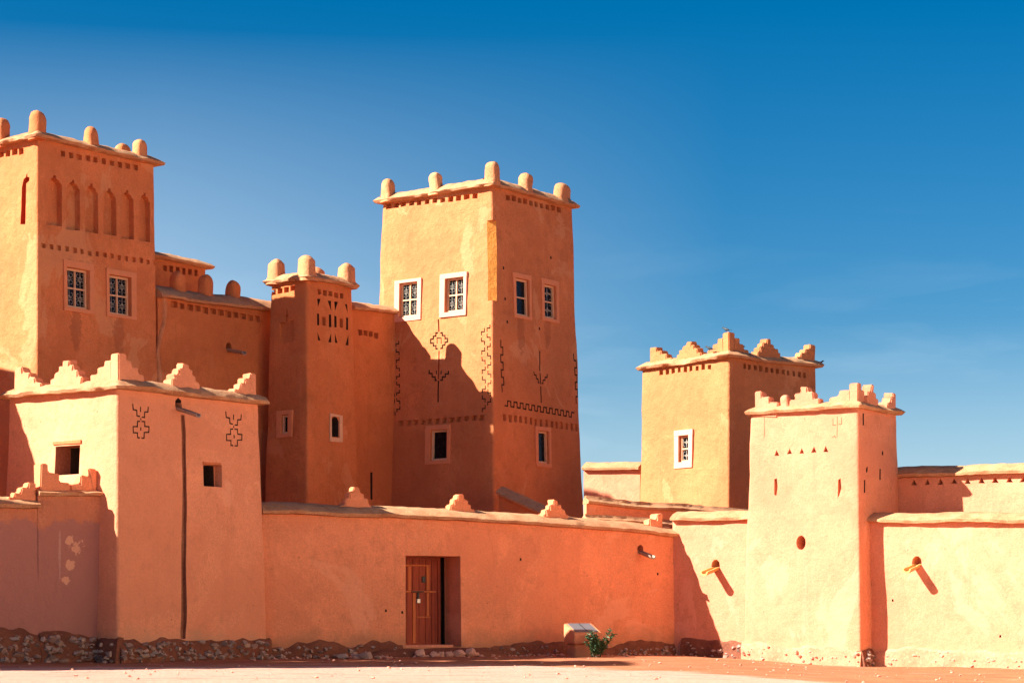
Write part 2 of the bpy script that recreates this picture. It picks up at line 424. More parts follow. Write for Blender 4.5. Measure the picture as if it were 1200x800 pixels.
class Wall(Body):
    """mud wall along a polyline; the face towards the street is self.f"""
    def __init__(s, name, label, cat, pts, tops, mat, thick=0.6, bat=0.02, zbase=-0.6, group=None):
        pts = [Vector(p) for p in pts]
        o = pts[0]; d = (pts[-1]-pts[0]); yaw = math.atan2(d.y, d.x)
        super().__init__(name, label, cat, o.x, o.y, yaw, mat, bat, max(tops)*0.6, group)
        R = Matrix.Rotation(-yaw, 2)
        s.f = Face(s, [R @ (p-o) for p in pts], 1)
        s.tops, s.zb, s.th = tops, zbase, thick
    def top(s, a):
        c = s.f.cum
        a = min(max(a, 0), s.f.len)
        for i in range(len(c)-1):
            if a <= c[i+1]+1e-6: return s.tops[i]+(s.tops[i+1]-s.tops[i])*(a-c[i])/(c[i+1]-c[i])
    def build(s, step=0.3, amp=1.0):
        bm = bmesh.new(); n = max(2, round(s.f.len/step)); H = max(s.tops)-s.zb; nz = max(3, round(H/step))
        As = sorted(set([round(s.f.len*i/n, 3) for i in range(n+1)]))
        Fv, Bv = [], []
        for a in As:
            a = min(a, s.f.len); zt = s.top(a); cf, cb = [], []
            for k in range(nz+1):
                z = s.zb+(zt-s.zb)*k/nz
                q = s.f.P(a, z); cf.append(bm.verts.new(s.f.P(a, z, wob((q.x+s.org.x, q.y+s.org.y, z), s.seed, amp))))
                cb.append(bm.verts.new(s.f.P(a, z, -s.th, bat=False)))
            Fv.append(cf); Bv.append(cb)
        m = len(As)
        for i in range(m-1):
            for k in range(nz):
                bm.faces.new((Fv[i][k], Fv[i+1][k], Fv[i+1][k+1], Fv[i][k+1]))
                bm.faces.new((Bv[i+1][k], Bv[i][k], Bv[i][k+1], Bv[i+1][k+1]))
            bm.faces.new((Fv[i][nz], Fv[i+1][nz], Bv[i+1][nz], Bv[i][nz])); bm.faces.new((Fv[i+1][0], Fv[i][0], Bv[i][0], Bv[i+1][0]))
        for i in (0, m-1):
            for k in range(nz): bm.faces.new((Fv[i][k], Fv[i][k+1], Bv[i][k+1], Bv[i][k]))
        s.finish(bm)
    def coping(s, o=0.12, h=0.25, mat=None, rag=1.0, a0=0.0, a1=None):
        a1 = s.f.len if a1 is None else a1
        t = s.th
        prof = [(-0.05, -0.05), (o, -0.03), (o+0.02, 0.035), (o*0.2-0.05, h*0.6), (-t*0.4, h), (-t*0.7, h*0.95), (-t-o*0.6, 0.04), (-t-o*0.5, -0.03)]
        bm = bmesh.new(); n = max(3, round((a1-a0)/0.13)); rings = []
        for i in range(n+1):
            a = a0+(a1-a0)*i/n; zt = s.top(a); ring = []
            for j, (oo, dz) in enumerate(prof):
                q = s.f.P(a, zt); wx, wy = q.x+s.org.x, q.y+s.org.y
                lo = noise.noise(Vector((wx*0.7+s.seed, wy*0.7, j*.05))); hi = noise.noise(Vector((wx*4.3+s.seed, wy*4.3, j*1.7)))
                k = (0.04*lo+0.04*hi)*rag*(1 if 1 <= j <= 3 else 0.6)
                p = s.f.P(a, zt, oo+k); p.z += dz+(0.045*lo+0.02*hi)*rag
                ring.append(bm.verts.new(p))
            rings.append(ring)
        m = len(prof)
        for a, b in zip(rings, rings[1:]):
            for j in range(m): bm.faces.new((a[j], a[(j+1) % m], b[(j+1) % m], b[j]))
        bm.faces.new(rings[0]); bm.faces.new(rings[-1][::-1])
        s.ch = h
        return fin(bm, 'coping', mat or M['coping'], s.root, 50)

# ------------------------------------------------------------------ parts
def fbox(bm, f, a0, a1, z0, z1, o0, o1, bat=True, mi=0):
    P = lambda a, z, o: f.P(a, z, o, bat)
    hexa(bm, [P(a0, z0, o0), P(a1, z0, o0), P(a1, z0, o1), P(a0, z0, o1), P(a0, z1, o0), P(a1, z1, o0), P(a1, z1, o1), P(a0, z1, o1)], mi)
def ring4(bm, f, a0, a1, z0, z1, w, o0, o1, wz=None):
    wz = wz or w
    fbox(bm, f, a0, a1, z0, z0+wz, o0, o1); fbox(bm, f, a0, a1, z1-wz, z1, o0, o1)
    fbox(bm, f, a0, a0+w, z0+wz, z1-wz, o0, o1-0.002); fbox(bm, f, a1-w, a1, z0+wz, z1-wz, o0, o1-0.002)
def bev(bm, w=0.02, seg=2):
    bmesh.ops.remove_doubles(bm, verts=bm.verts, dist=1e-5)
    es = [e for e in bm.edges if len(e.link_faces) == 2 and e.calc_face_angle(0) > 0.6]
    bmesh.ops.bevel(bm, geom=es, offset=w, segments=seg, affect='EDGES', clamp_overlap=True)

def window(b, f, sur, opn, smat, fmat, depth=0.34, setback=0.10, grille=True, cols=2, rows=2, gmat=None, name='window', frame_w=0.055):
    """sur/opn: pixel boxes of the limewashed band and of the opening"""
    a0, a1, z0, z1 = b.rect(f, *opn, depth)
    q = [f.loc(sur[0], (sur[1]+sur[3])/2), f.loc(sur[2], (sur[1]+sur[3])/2), f.loc((sur[0]+sur[2])/2, sur[1]), f.loc((sur[0]+sur[2])/2, sur[3])]
    A0, A1 = sorted((q[0][0], q[1][0])); Z1, Z0 = q[2][1], q[3][1]
    A0, A1, Z0, Z1 = min(A0, a0-.06), max(A1, a1+.06), min(Z0, z0-.06), max(Z1, z1+.06)
    bm = bmesh.new(); j = lambda: random.uniform(-.012, .012)
    fbox(bm, f, A0, A1+j(), Z0, z0-.004, -0.05, 0.045); fbox(bm, f, A0+j(), A1, z1+.004, Z1, -0.05, 0.045)
    fbox(bm, f, A0, a0-.004, z0-.004, z1+.004, -0.05, 0.042); fbox(bm, f, a1+.004, A1, z0-.004, z1+.004, -0.05, 0.042)
    jitter(bm, 0.012, 4, b.seed)
    w = fin(bm, name, smat, b.root, 30)
    bm = bmesh.new(); fw = frame_w
    ring4(bm, f, a0+.004, a1-.004, z0+.004, z1-.004, fw, -setback-.07, -setback)
    for c in range(1, cols):
        a = a0+(a1-a0)*c/cols; fbox(bm, f, a-.02, a+.02, z0+fw, z1-fw, -setback-.06, -setback-.012)
    for r in range(1, rows):
        z = z0+(z1-z0)*r/rows; fbox(bm, f, a0+fw, a1-fw, z-.02, z+.02, -setback-.058, -setback-.014)
    fin(bm, 'frame', fmat, w, 30)
    if grille:
        bm = bmesh.new()
        for c in range(cols):
            for r in range(rows):
                ca = a0+(a1-a0)*(c+.5)/cols; cz = z0+(z1-z0)*(r+.5)/rows
                hw = (a1-a0)/cols/2-.045; hh = (z1-z0)/rows/2-.045
                oo = -setback-.035
                tube(bm, [f.P(ca, cz-hh, oo), f.P(ca, cz+hh, oo)], .007, n=4)
                for sx in (-1, 1):
                    for sz in (-1, 1):
                        pts = []
                        for k in range(10):
                            t = k/9; an = t*5.2; rr = hw*.52*(1-t*.6)
                            pts.append(f.P(ca+sx*(hw*.5-rr*math.cos(an)), cz+sz*(hh*.5-rr*math.sin(an)*1.1), oo))
                        tube(bm, pts, .0065, n=4)
                tube(bm, [f.P(a0+.03, cz, oo+.004), f.P(a1-.03, cz, oo+.004)], .006, n=4)
                dz = hh*.28
                tube(bm, [f.P(ca, cz-dz, oo), f.P(ca+hw*.5, cz, oo), f.P(ca, cz+dz, oo), f.P(ca-hw*.5, cz, oo), f.P(ca, cz-dz, oo)], .0065, n=4)
        fin(bm, 'grille', gmat or M['grille'], w, 40)
    bm = bmesh.new(); fbox(bm, f, a0+.01, a1-.01, z0+.01, z1-.01, -depth+.03, -setback-.06); fin(bm, 'pane', M['glass'], w, 30)
    return w

def knob(b, f, a, z, w=0.36, h=0.55, out=-0.2, t=None):
    """round-topped finial"""
    t = t or w; h *= random.uniform(.90, 1.04); w *= random.uniform(.93, 1.05)
    bm = bmesh.new(); n = 14; rings = []
    prof = [(-.35, 1.12), (0.0, 1.06), (.12, 1.0), (.5, .99), (.64, .97), (.77, .88), (.88, .70), (.96, .42)]
    for zz, r in prof:
        ring = []
        for k in range(n):
            an = 2*math.pi*k/n; c, s_ = math.cos(an), math.sin(an); e = 0.62
            x = math.copysign(abs(c)**e, c); y = math.copysign(abs(s_)**e, s_)
            ring.append(bm.verts.new(f.P(a+x*r*w/2, z+zz*h, out+y*r*t/2, False)))
        rings.append(ring)
    for p, q in zip(rings, rings[1:]):
        for k in range(n): bm.faces.new((p[k], p[(k+1) % n], q[(k+1) % n], q[k]))
    bm.faces.new(rings[0]); top = bm.verts.new(f.P(a, z+h, out, False))
    for k in range(n): bm.faces.new((rings[-1][k], rings[-1][(k+1) % n], top))
    jitter(bm, 0.045, 3.2, a*3+b.seed); jitter(bm, 0.012, 11, a)
    return fin(bm, 'merlon', b.mmat, b.root, 60)
def stepprof(w, h, n, half=0):
    """outline of a stepped merlon in (a,z): half=0 full, +1 high side at +a, -1 high side at -a"""
    pts = []
    if half == 0:
        tw = w*0.2; up = []
        for i in range(n):
            x = w/2-(w/2-tw/2)*i/(n-1) if n > 1 else tw/2
            up += [(x, h*i/n), (x, h*(i+1)/n)]
        pts = [(x, z) for x, z in up]+[(-x, z) for x, z in up[::-1]]
    else:
        tw = w*0.30; up = []
        for i in range(n):
            x = w-(w-tw)*i/(n-1)
            up += [(x, h*i/n), (x, h*(i+1)/n)]
        pts = [(-half*x, z) for x, z in up]+[(0, h), (0, 0)]
    pts = [(x, max(z, -0.0)) for x, z in pts]
    out = []
    for p in pts:
        if not out or (abs(p[0]-out[-1][0])+abs(p[1]-out[-1][1])) > 1e-5: out.append(p)
    return out
def stepped(b, f, a, z, w=0.72, h=0.5, n=4, half=0, out=-0.22, t=0.26):
    bm = bmesh.new()
    pr = stepprof(w, h, n, half)
    pr = [(x, zz if zz > 1e-4 else -0.22) for x, zz in pr]
    A = [bm.verts.new(f.P(a+x, z+zz, out+t/2, False)) for x, zz in pr]; B = [bm.verts.new(f.P(a+x, z+zz, out-t/2, False)) for x, zz in pr]
    m = len(pr)
    bm.faces.new(A); bm.faces.new(B[::-1])
    for i in range(m): bm.faces.new((A[i], B[i], B[(i+1) % m], A[(i+1) % m]))
    bmesh.ops.recalc_face_normals(bm, faces=bm.faces)
    bev(bm, 0.024, 2); jitter(bm, 0.045, 4.0, a*2.7+b.seed); jitter(bm, 0.012, 13, a)
    return fin(bm, 'merlon', b.mmat, b.root, 50)
def cornerstep(b, z, w=0.5, wl=None, h=0.6, n=4, ins=0.1, t=0.26):
    """stepped merlon wrapping the front corner of a tower: a post with steps down along both faces"""
    wl = wl or w
    bm = bmesh.new(); off = b.bat*(b.zm-b.zt)
    x0 = y0 = ins-off
    hexa(bm, [(x0, y0, z-.25), (x0+t, y0, z-.25), (x0+t, y0+t, z-.25), (x0, y0+t, z-.25), (x0, y0, z+h), (x0+t, y0, z+h), (x0+t, y0+t, z+h), (x0, y0+t, z+h)])
    for ax, ww in ((0, w), (1, wl)):
        pr = [(-.03, -.25)]
        for i in range(n-1):
            zt = h*(n-1-i)/n; pr += [(ww*i/(n-1) if i else -.03, zt), (ww*(i+1)/(n-1), zt)]
        pr.append((ww, -.25))
        mk = lambda q, o: (x0+t+q[0], y0+o, z+q[1]) if ax == 0 else (x0+o, y0+t+q[0], z+q[1])
        A = [bm.verts.new(mk(q, .012)) for q in pr]; B_ = [bm.verts.new(mk(q, t-.012)) for q in pr]; m = len(pr)
        bm.faces.new(A); bm.faces.new(B_[::-1])
        for i in range(m): bm.faces.new((A[i], B_[i], B_[(i+1) % m], A[(i+1) % m]))
    bmesh.ops.recalc_face_normals(bm, faces=bm.faces)
    bev(bm, .022, 2)
    jitter(bm, 0.03, 4.0, b.seed)
    return fin(bm, 'merlon', b.mmat, b.root, 50)
def peaked(b, x, y, z, w=0.42, h=0.62):
    bm = bmesh.new(); prof = [(-.3, 1.25), (0, 1.12), (.12, 1.0), (.74, .96), (.80, .86), (.93, .55), (1.0, .30)]; rings = []
    for zz, r in prof:
        ring = []
        for k in range(16):
            an = 2*math.pi*(k+.5)/16; c, s_ = math.cos(an), math.sin(an); m = max(abs(c), abs(s_))**0.75
            ring.append(bm.verts.new((x+c/m*r*w/2, y+s_/m*r*w/2, z+zz*h)))
        rings.append(ring)
    for p, q in zip(rings, rings[1:]):
        for k in range(16): bm.faces.new((p[k], p[(k+1) % 16], q[(k+1) % 16], q[k]))
    bm.faces.new(rings[0]); bm.faces.new(rings[-1][::-1])
    jitter(bm, 0.03, 3.0, x+b.seed)
    return fin(bm, 'merlon', b.mmat, b.root, 55)
def spout(b, f, px, py, L=0.6, r=0.085, mat=None, droop=0.30, side=0.0):
    """half-round wooden gutter spout, set in a round hole"""
    a, z = f.loc(px, py)
    b.prism(f, [(a+r*1.15*math.cos(k*math.pi/5), z+.03+r*1.5*math.sin(k*math.pi/5)) for k in range(10)], 0.35, 0, 0)
    bm = bmesh.new(); rings = []
    for i in range(9):
        t = i/8; o = -0.25+(L+0.25)*t; dz = -droop*max(0, o)-0.10*max(0, o)**2*0
        ring = []
        for k in range(9):
            an = math.pi+math.pi*k/8; ring.append((r*math.cos(an), r*math.sin(an)))
        for k in range(9):
            an = 2*math.pi-math.pi*k/8; ring.append((r*.68*math.cos(an), r*.68*math.sin(an)+.002))
        wobr = 1+0.06*noise.noise(Vector((i*.9, a, z)))
        rings.append([bm.verts.new(f.P(a+x*wobr+side*max(0, o), z+y*wobr+dz, o)) for x, y in ring])
    m = 18
    for p, q in zip(rings, rings[1:]):
        for k in range(m): bm.faces.new((p[k], p[(k+1) % m], q[(k+1) % m], q[k]))
    bm.faces.new(rings[0]); bm.faces.new(rings[-1][::-1])
    jitter(bm, 0.008, 9)
    return fin(bm, 'water_spout', mat or M['spout'], b.root, 40)
def rock(bm, c, s, seed, mi=0, sub=2, flat=(1, 1, .8)):
    r = bmesh.ops.create_icosphere(bm, subdivisions=sub, radius=1.0)
    rot = Matrix.Rotation(random.uniform(0, 6), 3, Vector((random.random(), random.random(), random.random()+.1)).normalized())
    sc = Vector((s*flat[0]*random.uniform(.75, 1.3), s*flat[1]*random.uniform(.7, 1.1), s*flat[2]*random.uniform(.7, 1.1)))
    lx, lz = random.uniform(.55, .85), random.uniform(.5, .75)
    for v in r['verts']:
        k = 1+0.38*noise.noise(v.co*1.3+Vector((seed, seed*.7, 0)))
        p = v.co*k
        p = Vector((max(-lx, min(lx, p.x)), max(-.7, min(.62, p.y)), max(-.62, min(lz, p.z))))
        p = rot @ p
        v.co = Vector((p.x*sc.x, p.y*sc.y, p.z*sc.z))+Vector(c)
    for v in r['verts']:
        for q in v.link_faces: q.material_index = mi
def plinth(b, f, a0, a1, h, out=0.10, n=40, mats=None, size=(0.05, 0.13), zt0=None, skip=None, gl=True, rag=0.35):
    """ragged mud-and-stone footing along the foot of a face"""
    bm = bmesh.new(); step = 0.11; m = max(2, round((a1-a0)/step)); cols = []
    wl = lambda a, z=0: f.P(a, z)
    def gzl(a):
        p = f.P(a, 0, out); R = Matrix.Rotation(b.yaw, 2); w = R @ p.xy + b.org
        return ground_z(w.x, w.y)
    rows = [0, .25, .5, .75, .92, 1.0]
    for i in range(m+1):
        a = a0+(a1-a0)*i/m; g = gzl(a)-0.25
        lo = noise.noise(Vector((a*.9+b.seed, 2.2, 0))); hi = noise.noise(Vector((a*4+b.seed, 9.2, 0)))
        zt = g+0.25+h*(1+rag*lo+rag*.5*hi); colv = []
        for k, t in enumerate(rows):
            z = g+(zt-g)*t
            oo = out*(1.25-.45*t)*(1 if t < .9 else .75 if t < 1 else .2)+0.05*noise.noise(Vector((a*2.5, z*3.5, b.seed)))*(1 if t < 1 else .3)
            colv.append(bm.verts.new(f.P(a, z, max(oo, 0.012))))
        colv.append(bm.verts.new(f.P(a, zt-.02, -.12))); colv.append(bm.verts.new(f.P(a, g, -.12)))
        cols.append(colv)
    K = len(rows)+2
    for p, q in zip(cols, cols[1:]):
        for k in range(K): bm.faces.new((p[k], q[k], q[(k+1) % K], p[(k+1) % K]))
    bm.faces.new(cols[0]); bm.faces.new(cols[-1][::-1])
    for i in range(n):
        a = random.uniform(a0+.05, a1-.05); g = gzl(a)
        s = random.uniform(*size); z = g+random.uniform(0.0, max(.05, h*.85))
        rock(bm, f.P(a, z, out*(1.15-.4*min(1, (z-g)/h))-s*.10), s, random.uniform(0, 90), 1, 1)
    return fin(bm, 'plinth', mats or [M['plinth'], M['stone']], b.root, 24)

exec_order = []
# ==================================================================  THE KASBAH
B0 = (0.6, 0.8)
TG = 'mud towers of the kasbah'; WG = 'mud walls of the kasbah'

# ---- tall tower on the left ------------------------------------------------------
t = Tower('kasbah_tower', 'tall terracotta tower at the left edge with a row of six arched niches', 'tower', 44, 54.0, B0, M['towerL'], 159.5, 185, -95, bat=0.012, group=TG)
t.mmat = M['towerL']
R, L = t.R, t.L
t.row(R, (74, 180.5), (159, 196.5), 10, .17, .15)
t.row(R, (51, 288), (182, 308), 16, .13, .13, depth=.10)
s1 = 2.857
for (x0, x1, yt, yb, yb2) in ((157, 207, 245, 410, 414), (221, 268, 260, 425, 430), (285, 330, 272, 432, 440), (346, 390, 288, 440, 447), (406, 449, 294, 455, 460), (466, 504, 303, 462, 468)):
    c = (x0+x1)/2; w = x1-x0; y = yt
    P = [(x0, yb), (x1, yb2), (x1-1, y+32), (x1-w*.16, y+25), (x1-w*.20, y+17), (x1-w*.34, y+13), (c+w*.09, y+10), (c+w*.09, y), (c-w*.09, y-1), (c-w*.09, y+7), (x0+w*.34, y+8), (x0+w*.20, y+12), (x0+w*.16, y+20), (x0+2, y+26)]
    t.cutpx(R, [(x/s1, 120+q/s1) for x, q in P], .19)
t.row(L, (1, 180.5), (24, 177), 4, .20, .17)
t.cutpx(L, [(x/s1, 120+q/s1) for x, q in ((67, 408), (84, 408), (89, 272), (99, 263), (99, 251), (92, 249), (92, 240), (88, 240), (87, 250), (79, 258), (74, 285))], .16, 2)  # slit sides coloured red to stand for light bounced inside
window(t, R, (74, 307, 109, 366), (78, 315, 104, 361), M['pink'], M['cream'], depth=.36, setback=.09)
window(t, R, (124, 317, 159, 373), (127.5, 323.5, 153, 369), M['pink'], M['cream'], depth=.36, setback=.09)
t.build(); t.coping(.20, .22)
for px, py in ((108, 163), (165, 178)): a, z = R.loc(px, py); knob(t, R, a, t.zt+.12, .36, .54, -.12)
knob(t, R, .12, t.zt+.13, .38, .55, -.13)
for q in (1.55, 3.0, 4.4): knob(t, L, q, t.zt+.12, .40, .60, -.12)
for q in (1.3, 2.7): knob(t, L, q, t.zt+.12, .40, .60, -t.W+.12)

# ---- wall between the tall tower and the little tower -----------------------------
p0 = T(186, 57.4); bv = Vector(B0)
w = Wall('kasbah_wall', 'terracotta upper wall between the tall left tower and the slim little tower', 'wall', [p0, p0+bv*5.4], [9.72, 9.86], M['tower'], .7, .012, group=WG)
w.mmat = M['tower']; f = w.f
w.row(f, (204, 357), (302, 374), 12, .22, .17)
spout(w, f, 268, 408, .62, .10, M['spout'], .22)
w.build(); w.coping(.16, .34)
for px, py in ((217, 340), (250, 345), (282, 352)): a, z = f.loc(px, py); knob(w, f, a, w.top(a)+.22, .40, .64, -.36)
bm = bmesh.new()
pts = [f.loc(x, y) for x, y in ((192, 346), (193, 362), (192, 378), (187, 396), (185, 415), (187, 440), (189, 470))]
tube(bm, [f.P(a, z, -.015) for a, z in pts], .085, .075, 8); jitter(bm, .02, 4); fin(bm, 'plaster_seam', M['merlonm'], w.root, 60)

# ---- roof room behind that wall -----------------------------------------------------
t = Tower('roof_room', 'low terracotta roof room with a row of vents behind the upper wall beside the left tower', 'roof room', 176, 60.4, B0, M['tower'], 301, 242, 120, bat=0.0, zbase=8.9)
t.mmat = M['tower']
t.row(t.R, (193, 314), (230, 320), 6, .15, .18)
t.build(); t.coping(.2, .2)

# ---- slim little tower ---------------------------------------------------------------
t = Tower('kasbah_tower', 'slim terracotta tower with slit patterns and pointed merlons between two taller towers', 'tower', 360, 59.3, B0, M['tower'], 325, 418, 312, bat=0.022, group=TG)
t.mmat = M['merlonm']; R, L = t.R, t.L
s8 = 6.664
def c8(pts): return [(300+x/s8, 290+y/s8) for x, y in pts]
t.row(L, (320.5, 342.5), (343.5, 338), 4, .20, .15); t.row(R, (374, 341.5), (400, 347), 5, .16, .15)
for P in (((476, 400), (502, 402), (482, 465)), ((558, 415), (584, 417), (584, 492)), ((610, 420), (637, 424), (615, 492)), ((690, 440), (708, 443), (714, 510)),
          ((476, 515), (492, 517), (492, 608), (476, 605)), ((566, 522), (585, 525), (585, 622), (566, 620)), ((609, 533), (626, 536), (626, 624), (609, 622)), ((701, 545), (717, 548), (717, 645), (701, 642)),
          ((516, 540), (541, 543), (541, 612), (516, 608)), ((651, 553), (676, 556), (676, 627), (651, 624)),
          ((478, 660), (503, 726), (482, 724)), ((584, 668), (586, 740), (563, 738)), ((614, 668), (634, 745), (614, 743)), ((720, 680), (720, 764), (697, 760))):
    t.cutpx(R, c8(P), .16, 1 if len(P) == 3 or P[1][0]-P[0][0] < 22 else 0)
t.cutpx(L, c8(((190, 735), (190, 588), (228, 582), (228, 535), (239, 530), (239, 480), (246, 480), (246, 520), (256, 522), (256, 570), (298, 568), (298, 735))), .07)
window(t, L, (325, 481, 343, 512), (330, 486, 338, 508), M['pink'], M['cream'], .22, .04, grille=False, cols=1, rows=1, name='shuttered_window')
t.cutpx(R, ((388, 511), (388, 493), (389.5, 489.5), (392, 488), (395, 489.5), (396.5, 494), (396.5, 512)), .3, 3)
bm = bmesh.new()
for q in (((386, 516), (387.6, 516), (387.6, 486), (386, 484)), ((397, 517), (400.5, 517.5), (400.5, 487), (397, 487)), ((386, 484), (387.6, 487.4), (397, 488.4), (400.5, 487)), ((386, 517), (400.5, 518), (397, 513), (387.6, 512.3))):
    P = [R.loc(*k) for k in q]; hexa(bm, [R.P(a, z, -.03) for a, z in P]+[R.P(a, z, .035) for a, z in P])
win = fin(bm, 'arched_window', M['cream'], t.root, 30)
bm = bmesh.new(); a, z = R.loc(392, 500); fbox(bm, R, a-.03, a-.012, z-.27, z+.2, -.12, -.09); fin(bm, 'shutter_bar', M['cream'], win, 30)
t.build(); t.coping(.16, .24)
off = t.bat*(t.zm-t.zt); i0 = .12-off
for (x, y) in ((i0, i0), (t.W-i0, i0), (i0, t.D-i0), (t.W-i0, t.D-i0)): peaked(t, x, y, t.zt+.10, .45, .58)

# ---- short link wall ---------------------------------------------------------------------
p0 = T(412, 61.7)
w = Wall('kasbah_wall', 'narrow orange link wall squeezed between the slim tower and the big central tower', 'wall', [p0, p0+bv*2.1], [10.02, 10.10], M['tower'], .9, .0, group=WG)
f = w.f
w.row(f, (422, 389), (440, 393), 4, .2, .17)
w.rect(f, 434.5, 553, 437, 585, .3, 3)
w.build(); w.coping(.16, .26)

# ---- big central tower ------------------------------------------------------------------------
t = Tower('kasbah_tower', 'big square central tower with limewashed windows and carved geometric bands', 'tower', 578, 61.0, B0, M['towerC'], 215.5, 678, 440, bat=0.027, group=TG)
t.mmat = M['merlonm']; R, L = t.R, t.L
t.row(L, (455, 241.5), (557, 230), 12, .20, .15); t.row(R, (595, 231.5), (655, 245.5), 10, .20, .16)
t.row(L, (470, 496), (564, 489), 12, .19, .15); t.row(R, (591, 489), (676, 501), 15, .15, .20, depth=.09)
# broken corner
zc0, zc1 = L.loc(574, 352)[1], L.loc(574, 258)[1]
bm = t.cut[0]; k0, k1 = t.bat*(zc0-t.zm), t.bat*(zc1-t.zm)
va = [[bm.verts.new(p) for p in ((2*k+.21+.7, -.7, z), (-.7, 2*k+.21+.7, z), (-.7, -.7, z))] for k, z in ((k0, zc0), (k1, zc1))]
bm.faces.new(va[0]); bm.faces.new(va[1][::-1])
for i in range(3): bm.faces.new((va[0][i], va[0][(i+1) % 3], va[1][(i+1) % 3], va[1][i])).material_index = 4  # cut sides of the corner take a brighter ochre colour
window(t, L, (463, 327.5, 494, 376), (468.5, 331, 489.5, 371), M['white'], M['cream'], .36, .05, frame_w=.05)
window(t, L, (516, 320, 547, 370.5), (522, 325.5, 543.5, 365), M['white'], M['cream'], .36, .07, frame_w=.05)
window(t, R, (601, 321, 622, 373.5), (604, 327, 619.5, 370), M['pink'], M['cream'], .36, .06, grille=False, cols=1, rows=2)
window(t, R, (634, 328, 654, 377), (637, 334, 651, 373), M['pink'], M['cream'], .36, .06, cols=1, rows=2)
window(t, L, (499, 498, 528, 543.5), (504.5, 503.5, 524.5, 539), M['pink'], M['cream'], .36, .06, grille=False, cols=1, rows=1)
window(t, R, (627, 500, 645, 547), (630, 505, 642.5, 542.5), M['pink'], M['cream'], .36, .05, grille=False, cols=1, rows=1)
# carved motifs
g = t.groove
g(L, ((513.5, 374), (514, 388.5)), .05, .06, 2)
g(L, ((513, 390), (510.5, 390), (510.5, 393.5), (507.5, 394), (507.5, 397), (504.5, 397.5), (504.5, 402), (507.5, 402), (507.5, 405), (510.5, 405), (510.5, 408.5), (513, 408.5)))
g(L, ((515.5, 390), (518, 390), (518, 393), (521, 393), (521, 396.5), (524, 396.5), (524, 400.5), (521, 401), (521, 404), (518, 404.5), (518, 408), (515.5, 408)))
g(L, ((511.8, 402.5), (511.8, 396), (516.5, 396), (516.5, 402.5)), .03)
g(L, ((514.2, 411), (514, 444)), .045, .05, 2); g(L, ((513.8, 446), (513.5, 471)), .05)
g(L, ((503, 433.5), (503, 437.5), (506.5, 437.5), (506.5, 441.5), (510, 441.5), (510, 445.5), (512.3, 445.5)))
g(L, ((525.5, 434.5), (525.5, 438), (522, 438), (522, 441.5), (518.5, 441.5), (518.5, 445.3), (515.8, 445.3)))
g(L, ((511.5, 434), (511.5, 438.5)), .035); g(L, ((517, 434), (517, 438.5)), .035)
g(R, ((633, 411), (633, 434.5)), .05); g(R, ((633, 437), (633.5, 450)), .05); g(R, ((633.5, 452.5), (634, 472)), .05)
g(R, ((625.5, 435), (626, 439), (628.2, 439.5), (628.4, 443.5), (630.5, 444), (630.7, 448), (632.0, 448.2)))
g(R, ((641.5, 438), (641.3, 442), (639, 441.8), (638.8, 445.5), (636.6, 445.3), (636.4, 449), (634.8, 449)))
def meander(f, p0, p1, amp, step, w=.045, mi=1):
    """square-wave carved line from pixel p0 to p1"""
    q0, q1 = Vector(f.loc(*p0)), Vector(f.loc(*p1)); d = (q1-q0).normalized(); n = Vector((-d.y, d.x)); Ln = (q1-q0).length
    k = int(Ln/step); pts = []
    for i in range(k):
        s = amp if i % 2 else -amp; pts += [q0+d*(i*step)+n*s, q0+d*((i+1)*step)+n*s]
    t.groove(f, pts, w, .05, mi, px=False)
meander(R, (588, 398), (590, 466), .05, .22); meander(R, (591, 472), (676, 486.5), .075, .15); meander(R, (673, 414), (677.5, 480), .05, .22)
for x0, x1, y0, y1 in ((459.5, 461.5, 389, 488), (466, 467, 398, 484), (566, 566.5, 383, 484), (572.5, 573, 379, 476)):
    zz = [y0+(y1-y0)*i/9 for i in range(10)]
    for i in range(9):
        x = x0+(x1-x0)*i/9; A, Bq = zz[i]+1.2, zz[i+1]-1.2
        s = 1.7 if (i+int(x0)) % 2 else -1.7
        g(L, ((x-s, A), (x-s, (A+Bq)/2), (x+s, (A+Bq)/2), (x+s, Bq)), .035, .05)
for px, py in ((590, 314), (592, 350), (594, 377), (632, 385), (645, 302)):
    a, z = R.loc(px, py); t.prism(R, [(a-.035, z-.04), (a+.035, z-.04), (a+.03, z+.04), (a-.03, z+.045)], .12, 3, 0)
t.build(); t.coping(.19, .27)
for px in (455, 511): a, z = L.loc(px, 220); knob(t, L, a, t.zt+.14, .39, .54, -.15)
for px in (616, 657): a, z = R.loc(px, 222); knob(t, R, a, t.zt+.14, .39, .54, -.15)
knob(t, R, .16, t.zt+.16, .41, .56, -.16)
for q in (.5, 1.9, 3.4): knob(t, L, q, t.zt+.12, .44, .62, -t.W+.16)
knob(t, R, 2.0, t.zt+.12, .44, .62, -t.D+.16)

